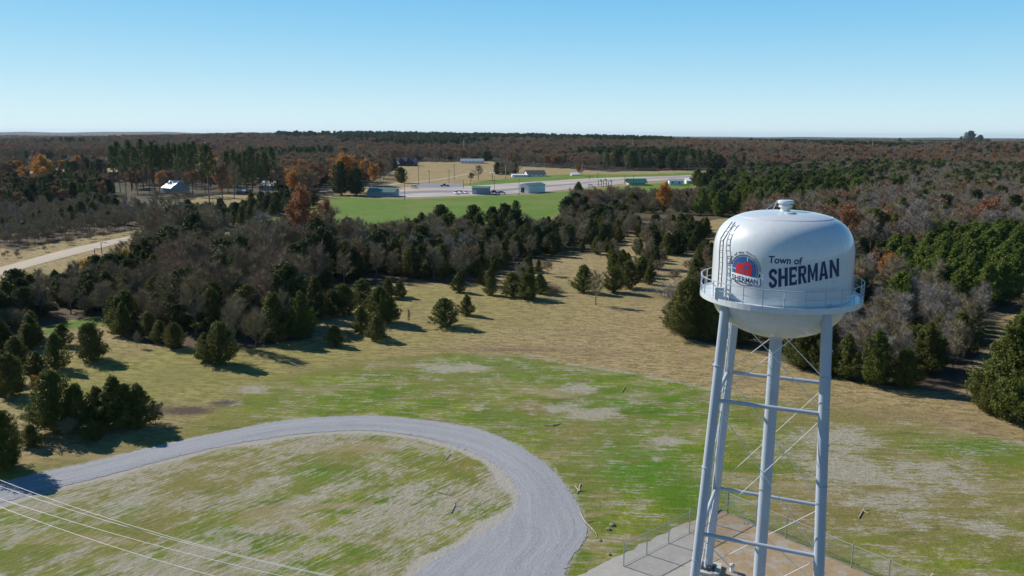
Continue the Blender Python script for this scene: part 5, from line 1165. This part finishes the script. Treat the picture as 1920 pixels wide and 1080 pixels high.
def house(name, label, cat, u, v, wpx, dep, hpx, roofpx, yaw, wall, roof, gable='x', wins=3, doors=(), over=.4, chim=False):
    x, y = G(u, v); w_ = pxh(u, v, wpx)/max(.35, math.cos(R(yaw))) if abs(yaw) < 60 else pxh(u, v, wpx); h = pxh(u, v, hpx); rh = pxh(u, v, roofpx)
    t = thing(name, label, cat, (x, y+dep*.4, float(hgt(x, y))-.1), R(yaw))
    wm = MB().box(-w_/2, w_/2, -dep/2, dep/2, 0, h)
    if gable == 'x':                              # ridge runs along x
        for sx in (-1, 1): wm.add([(sx*w_/2, -dep/2, h), (sx*w_/2, dep/2, h), (sx*w_/2, 0, h+rh)], [(0, 1, 2)])
    else: wm.prism([(-w_/2, h), (w_/2, h), (0, h+rh)], -dep/2, dep/2)
    wm.build('wall', wall, t)
    rm = MB(); th = .15
    if gable == 'x':
        k = rh/(dep/2); s = dep/2+over
        rm.v += []; pr = [(-s, h-over*k), (0, h+rh), (s, h-over*k), (s, h-over*k+th), (0, h+rh+th), (-s, h-over*k+th)]
        n = len(pr); vs = [(-w_/2-over, a, b2+.02) for a, b2 in pr]+[(w_/2+over, a, b2+.02) for a, b2 in pr]
        rm.add(vs, [tuple(range(n)), tuple(range(2*n-1, n-1, -1))]+[(i, n+i, n+(i+1) % n, (i+1) % n) for i in range(n)])
    else:
        k = rh/(w_/2); s = w_/2+over
        rm.prism([(-s, h-over*k+.02), (0, h+rh+.02), (s, h-over*k+.02), (s, h-over*k+th), (0, h+rh+th), (-s, h-over*k+th)], -dep/2-over, dep/2+over)
    ro = rm.build('roof', roof, t)
    if chim: MB().box(w_*.2, w_*.2+.9, -.5, .5, h+rh*.4, h+rh+1.0).build('chimney', BRICK, ro)
    for i in range(wins):
        cx = -w_/2+w_*(i+.5)/wins
        if any(abs(cx-w_*d0) < 1.4 for d0, _, _, _ in doors): continue
        f = MB().box(cx-.65, cx+.65, -dep/2-.05, -dep/2+.02, h*.38, h*.8).build('window', DOORW, t)
        MB().box(cx-.52, cx+.52, -dep/2-.08, -dep/2-.051, h*.42, h*.76).build('pane', GLASS, f)
    for (d0, dw, dh, mt) in doors:
        MB().box(w_*d0-dw/2, w_*d0+dw/2, -dep/2-.06, -dep/2+.02, 0, h*dh).build('door', mt, t)
    return t
house('barn', 'barn with a bright white metal roof and grey walls among leafless trees', 'barn', 324, 362, 25, 11, 10, 12, -38, WALLG, ROOFW, 'x', 0)
house('house', 'low house with a pale grey roof half hidden by pines', 'house', 509, 357, 38, 11, 9, 8, -18, WALLG, ROOFG, 'x', 3)
house('shed', 'small dark shed among pine trunks left of the grey roofed house', 'shed', 455, 364, 22, 7, 6, 3, 5, BRICK, ROOFG, 'x', 1)
sh_ = house('park_shelter', 'long open sided shelter with a teal roof at the left end of the park', 'shelter', 717, 369, 50, 9, 9, 6, -8, WALLB, ROOFT, 'x', 4)
house('storage_building', 'dark teal metal building with white vehicles parked at its left', 'building', 902, 364.5, 30, 8, 12, 2.5, -6, WALLB, ROOFT, 'x', 0, [(-.35, 2.2, .7, WALLT)])
mb_ = house('metal_building', 'white fronted metal building with teal roof and two doors beside the lawn', 'building', 999, 362, 17, 16, 14, 3.5, -38, WALLW, ROOFT, 'y', 0, [(-.18, 2.6, .72, DOORD), (.2, 3.0, .7, DOORW)])
pv_ = house('pavilion', 'green hip roofed pavilion beside the playground', 'pavilion', 1194, 347.5, 30, 11, 6, 5.5, 0, WALLT, ROOFGR, 'x', 0, [], 1.4)
house('park_building', 'small white building partly hidden by trees right of the pavilion', 'building', 1268, 347, 24, 8, 8, 3, -5, WALLW, ROOFG, 'x', 2)
house('park_building', 'wider white building with pale roof further right behind the trees', 'building', 1305, 345, 34, 10, 6, 4, -5, WALLW, ROOFW, 'x', 3)
house('park_building', 'teal roofed building mostly hidden at the far right of the park', 'building', 1366, 342, 30, 10, 8, 4, -5, WALLG, ROOFT, 'x', 2)
hm = house('house', 'big house with steep dark blue roofs behind the tan field', 'house', 762, 311, 36, 14, 5, 9, 0, BRICK, ROOFD, 'x', 5, chim=True)
hm_w = pxh(762, 311, 36)
for sx in (-.28, .12):
    MB().prism([(sx*hm_w-3, 3), (sx*hm_w+3, 3), (sx*hm_w, 8.2)], -9.5, -1).build('roof', ROOFD, hm)
    MB().box(sx*hm_w-2.6, sx*hm_w+2.6, -9.2, -7, 0, 3.2).build('wall', BRICK, hm)
house('garage', 'side wing with grey roof at the left of the dark roofed house', 'garage', 742, 311.5, 12, 10, 4, 5, 0, BRICK, ROOFG, 'x', 1)
house('house', 'low house with a long pale roof behind the right end of the tan field', 'house', 885, 306.5, 42, 12, 4.5, 4, 0, WALLW, ROOFG, 'x', 6)
house('shed', 'white roofed shed in front of the long pale roofed house', 'shed', 897, 306, 16, 7, 5, 3, 0, WALLG, ROOFW, 'x', 1)
house('house', 'white house with steep black roof beside the park road', 'house', 1003, 331, 34, 13, 5, 6, 12, WALLW, ROOFD, 'x', 4)
house('garage', 'low white flat roofed garage at the left of the black roofed house', 'garage', 974, 332, 28, 9, 4, 1.2, 8, WALLW, ROOFW, 'x', 2)
house('shed', 'tiny white shed beyond the park road left of the crimson tree', 'shed', 1078, 329, 14, 6, 2, 3, 8, WALLW, ROOFW, 'x', 0)
house('warehouse', 'left one of two long white roofed warehouses in the far left woods', 'warehouse', 130, 279, 12, 25, 3, 2, 0, WALLG, ROOFW, 'x', 0, over=1)
house('warehouse', 'right one of two long white roofed warehouses in the far left woods', 'warehouse', 157, 280, 20, 25, 3, 2, 0, WALLG, ROOFW, 'x', 0, over=1)
house('house', 'pale house just visible in the far right woods', 'house', 1768, 292, 20, 12, 3.5, 3, 0, WALLW, ROOFG, 'x', 2)

# playground, pole tops, poles
POLEM = simple('dark_weathered_pole', (.09, .08, .075), .85, var=.2); POLEG = simple('grey_steel_pole', (.42, .43, .43), .5, var=.1)
def pole(u, v, hpx, label, r_=.16, arms=True, mat=POLEM, name='utility_pole', group='poles in the park'):
    x, y = G(u, v); h = pxh(u, v, hpx); t = thing(name, label, 'pole', (x, y, float(hgt(x, y))), 0, group)
    MB().tube((0, 0, -.3), (0, 0, h), r_, r_*.65, 8).build('shaft', mat, t)
    if arms:
        MB().box(-1.1, 1.1, -.07, .07, h-.75, h-.58).build('crossarm', mat, t)
        for dx in (-.95, 0, .95): MB().tube((dx, 0, h-.58), (dx, 0, h-.35), .06, n=6).build('insulator', POLEG, t)
    else:
        MB().box(-.05, 1.2, -.05, .05, h-.12, h-.02).box(.9, 1.5, -.14, .14, h-.2, h-.03).build('pole_head', POLEG, t)
    return t
for (u, v, hp, ar, lb) in [(759, 375, 36, True, 'tall dark pole at the lawn edge right of the teal roofed shelter'), (785, 348, 44, True, 'tallest dark pole by the path, beside the lone white car'), (805, 344, 24, True, 'pole on the tan field right of the tallest dark pole'), (842, 343, 24, True, 'pole at the edge of the tan field above the green truck'), (852, 337, 28, True, 'pole beside the track across the tan field'), (869, 353, 16, False, 'short lamp pole above the white vehicles'), (882, 349, 15, False, 'short lamp pole above the teal metal building'), (927, 356, 24, False, 'lamp pole behind the red truck'), (973, 366, 30, False, 'lamp pole left of the white fronted metal building'), (1105, 337, 10, False, 'lamp pole on the pale park lot nearest the crimson tree'), (1121, 337, 18, False, 'lamp pole left of the playground'), (1171, 345, 16, False, 'lamp pole left of the green pavilion'), (1187, 355, 26, False, 'lamp pole on the lawn in front of the green pavilion')]:
    pole(u, v, hp, lb, arms=ar)
pole(948, 337, 26, 'thick pale grey pole in front of the dark trees beside the white house', .35, False, POLEG)
pole(1091, 329, 22, 'thick pale grey pole beside the crimson tree', .35, False, POLEG)
for i, (u, v, hp) in enumerate([(163, 437, 44), (195, 515, 60), (182, 520, 54)]): pole(u, v, hp, ['utility pole in the thicket above the country road', 'right of two thin poles below the country road', 'left of two thin poles below the country road'][i], .12, i == 0, name='utility_pole', group='poles by the country road')
def mast(u, v, hpx, label):
    x, y = G(u, v); h = pxh(u, v, hpx); t = thing('radio_mast', label, 'mast', (x, y, float(hgt(x, y))))
    mb = MB(); w_ = .55; c3 = [(w_*math.cos(R(a)), w_*math.sin(R(a))) for a in (90, 210, 330)]
    for cx, cy in c3: mb.tube((cx, cy, 0), (cx*.6, cy*.6, h), .11, n=5)
    k = 0; st = h/24
    for i in range(24):
        for j in range(3): a, b2 = c3[j], c3[(j+1) % 3]; mb.tube((a[0], a[1], i*st), (b2[0], b2[1], (i+1)*st), .05, n=4)
    mb.build('lattice', POLEG, t); MB().tube((0, 0, h), (0, 0, h+3), .08, n=5).build('antenna', POLEG, t); MB().box(-.9, .9, -.3, .3, h-2.2, h-.6).build('antenna_panel', POLEG, t)
mast(869.5, 275, 37, 'thin lattice mast rising above the skyline pines at centre'); mast(1185.5, 287, 24, 'pale mast in front of the dark far pines right of centre'); mast(1634, 292, 32, 'slim pale mast above the woods right of the tank')
x, y = G(923, 338); t = thing('white_topped_post', 'small white two-lobed top on a dark post beside the park road', 'street lamp', (x, y, float(hgt(x, y))))  # plain post with two white lobes on top, purpose unknown
h = pxh(923, 338, 13); MB().tube((0, 0, 0), (0, 0, h), .22, .16, 8).build('post', POLEM, t)
for sx in (-1, 1): MB().lathe([(0, h+.9), (.8, h+.6), (1.05, h+.1), (0, h)], 12, sx*1.1, 0).build('pole_head', DOORW, t)
# playground
x, y = G(1134, 350); t = thing('playground', 'green climbing frame with slide in the park', 'playground', (x, y, float(hgt(x, y))))
PG = simple('green_play_plastic', (.03, .30, .18), .4, var=.1); PB = simple('brown_play_wood', (.16, .09, .06), .7, var=.15)
for i, (cx, hh_) in enumerate(((-3.2, 2.2), (0, 2.8), (3.4, 1.9))):
    for sx in (-1, 1):
        for sy in (-1, 1): MB().tube((cx+sx, sy, 0), (cx+sx, sy, hh_+1.6), .1, n=6).build('post', PB, t)
    MB().box(cx-1.1, cx+1.1, -1.1, 1.1, hh_-.9, hh_-.75).build('deck', PB, t)
    MB().lathe([(0, hh_+2.7), (1.6, hh_+1.5), (1.5, hh_+1.45), (0, hh_+1.5)], 4, cx, 0).build('roof', PG, t)
sl = MB().prism([(-4.3, 1.6), (-7.2, .1), (-7.6, .1), (-7.6, .25), (-7.1, .3), (-4.3, 1.8)], -.5, .5); sl.build('slide', PG, t)
MB().box(1.1, 2.3, -.6, .6, 1.5, 1.65).build('bridge', PB, t)

# vehicles
TYRE = simple('tyre_rubber', (.02, .02, .02), .9); RIM = simple('wheel_rim', (.4, .4, .4), .3, metal=.8)
def car(u, v, yaw, paint, label, kind='car', cat='car', name='parked_car', group='vehicles parked in the park', L_=4.7):
    x, y = G(u, v); t = thing(name, label, cat, (x, y, float(hgt(x, y))+.2), R(yaw), group); h2 = L_/2
    if kind == 'car': bd = [(-h2, .35), (-h2+.05, .85), (-h2+.9, 1.0), (h2-1.1, 1.0), (h2-.1, .82), (h2, .4)]; cb = [(-h2+.35, 1.0), (-h2+.8, 1.55), (.45, 1.6), (1.15, 1.0)]
    elif kind == 'suv': bd = [(-h2, .4), (-h2+.03, 1.05), (h2-1.0, 1.08), (h2-.05, .95), (h2, .45)]; cb = [(-h2+.1, 1.05), (-h2+.3, 1.75), (.6, 1.78), (1.2, 1.07)]
    else: bd = [(-h2, .5), (-h2, 1.15), (h2-1.1, 1.15), (h2-.05, 1.02), (h2, .55)]; cb = [(-.5, 1.15), (-.35, 1.85), (.85, 1.85), (1.3, 1.15)]
    bo_ = MB().prism(bd, -.9, .9).build('body', paint, t)
    md = bo_.modifiers.new('bevel', 'BEVEL'); md.width = .08; md.segments = 2
    g = MB().prism(cb, -.76, .76).build('windows', GLASS, t)
    MB().prism([(a+(.12 if a < 0 else -.12)*(b2 > 1.3), b2+.02) for a, b2 in cb if b2 > 1.3]+[(cb[2][0]-.2, cb[2][1]+.08), (cb[1][0]+.2, cb[1][1]+.08)], -.72, .72).build('roof', paint, t)
    if kind == 'truck': MB().box(-h2+.1, -.6, -.78, .78, 1.155, 1.17).build('cargo_bed_shade', DOORD, t)  # thin dark sheet on the solid body, painted shade of the open bed
    for sx in (-h2+.85, h2-.9):
        for sy in (-1, 1):
            wo_ = MB().tube((sx, sy*.72, .34), (sx, sy*.93, .34), .35, .35, 16).build('wheel', TYRE, t); MB().tube((sx, sy*.931, .34), (sx, sy*.945, .34), .2, .2, 12).build('rim', RIM, wo_)
    for sy in (-.65, .65): MB().box(h2-.06, h2+.01, sy-.18, sy+.18, .68, .82).build('headlight', DOORW, t)
PW = simple('white_car_paint', (.88, .88, .88), .3, var=.02, spec=.6); PR = simple('red_car_paint', (.45, .03, .035), .3, var=.05, spec=.6); PGN = simple('dark_green_car_paint', (.07, .10, .06), .35, var=.05, spec=.6); PK = simple('silver_car_paint', (.5, .52, .54), .3, var=.03)
car(778, 353.5, -35, PW, 'lone white car on the park road beside the tallest dark pole', 'suv')
car(834, 350.5, 178, PGN, 'dark green pickup truck on the grey junction', 'truck', 'pickup truck', 'pickup_truck', L_=5.8)
car(855, 364.5, -62, PW, 'leftmost of the three white vehicles beside the teal metal building', 'car'); car(863, 363.5, -55, PW, 'middle of the three white vehicles beside the teal metal building', 'suv'); car(873, 363.5, -62, PW, 'rightmost of the three white vehicles beside the teal metal building', 'car')
car(927, 363.5, 140, PR, 'red pickup truck right of the teal metal building', 'truck', 'pickup truck', 'pickup_truck', L_=5.6); car(941, 364, 0, PK, 'small pale car right of the red pickup truck', 'car')
car(1108, 351, -40, PW, 'white car on the pale lot left of the playground', 'car')
car(14, 318, 10, PW, 'white van on the far highway at the left edge', 'suv', 'van', 'van', L_=7)
HAYM = simple('brown_soil_pile', (.14, .10, .07), .9)

# ------------------------------------------------------------------ haze: the air between here and the skyline
m_ = bpy.data.materials.new('haze_air'); m_.use_nodes = True; t_ = m_.node_tree; t_.nodes.clear()
o_ = t_.nodes.new('ShaderNodeOutputMaterial'); pv = t_.nodes.new('ShaderNodeVolumePrincipled')
pv.inputs['Color'].default_value = (.62, .80, 1.0, 1); pv.inputs['Density'].default_value = 2.4e-5; pv.inputs['Anisotropy'].default_value = .2
t_.links.new(pv.outputs[0], o_.inputs['Volume'])
hz_ = MB().box(-24000, 24000, -250, 30000, -30, 140).build('haze', m_); tag(hz_, kind='stuff')
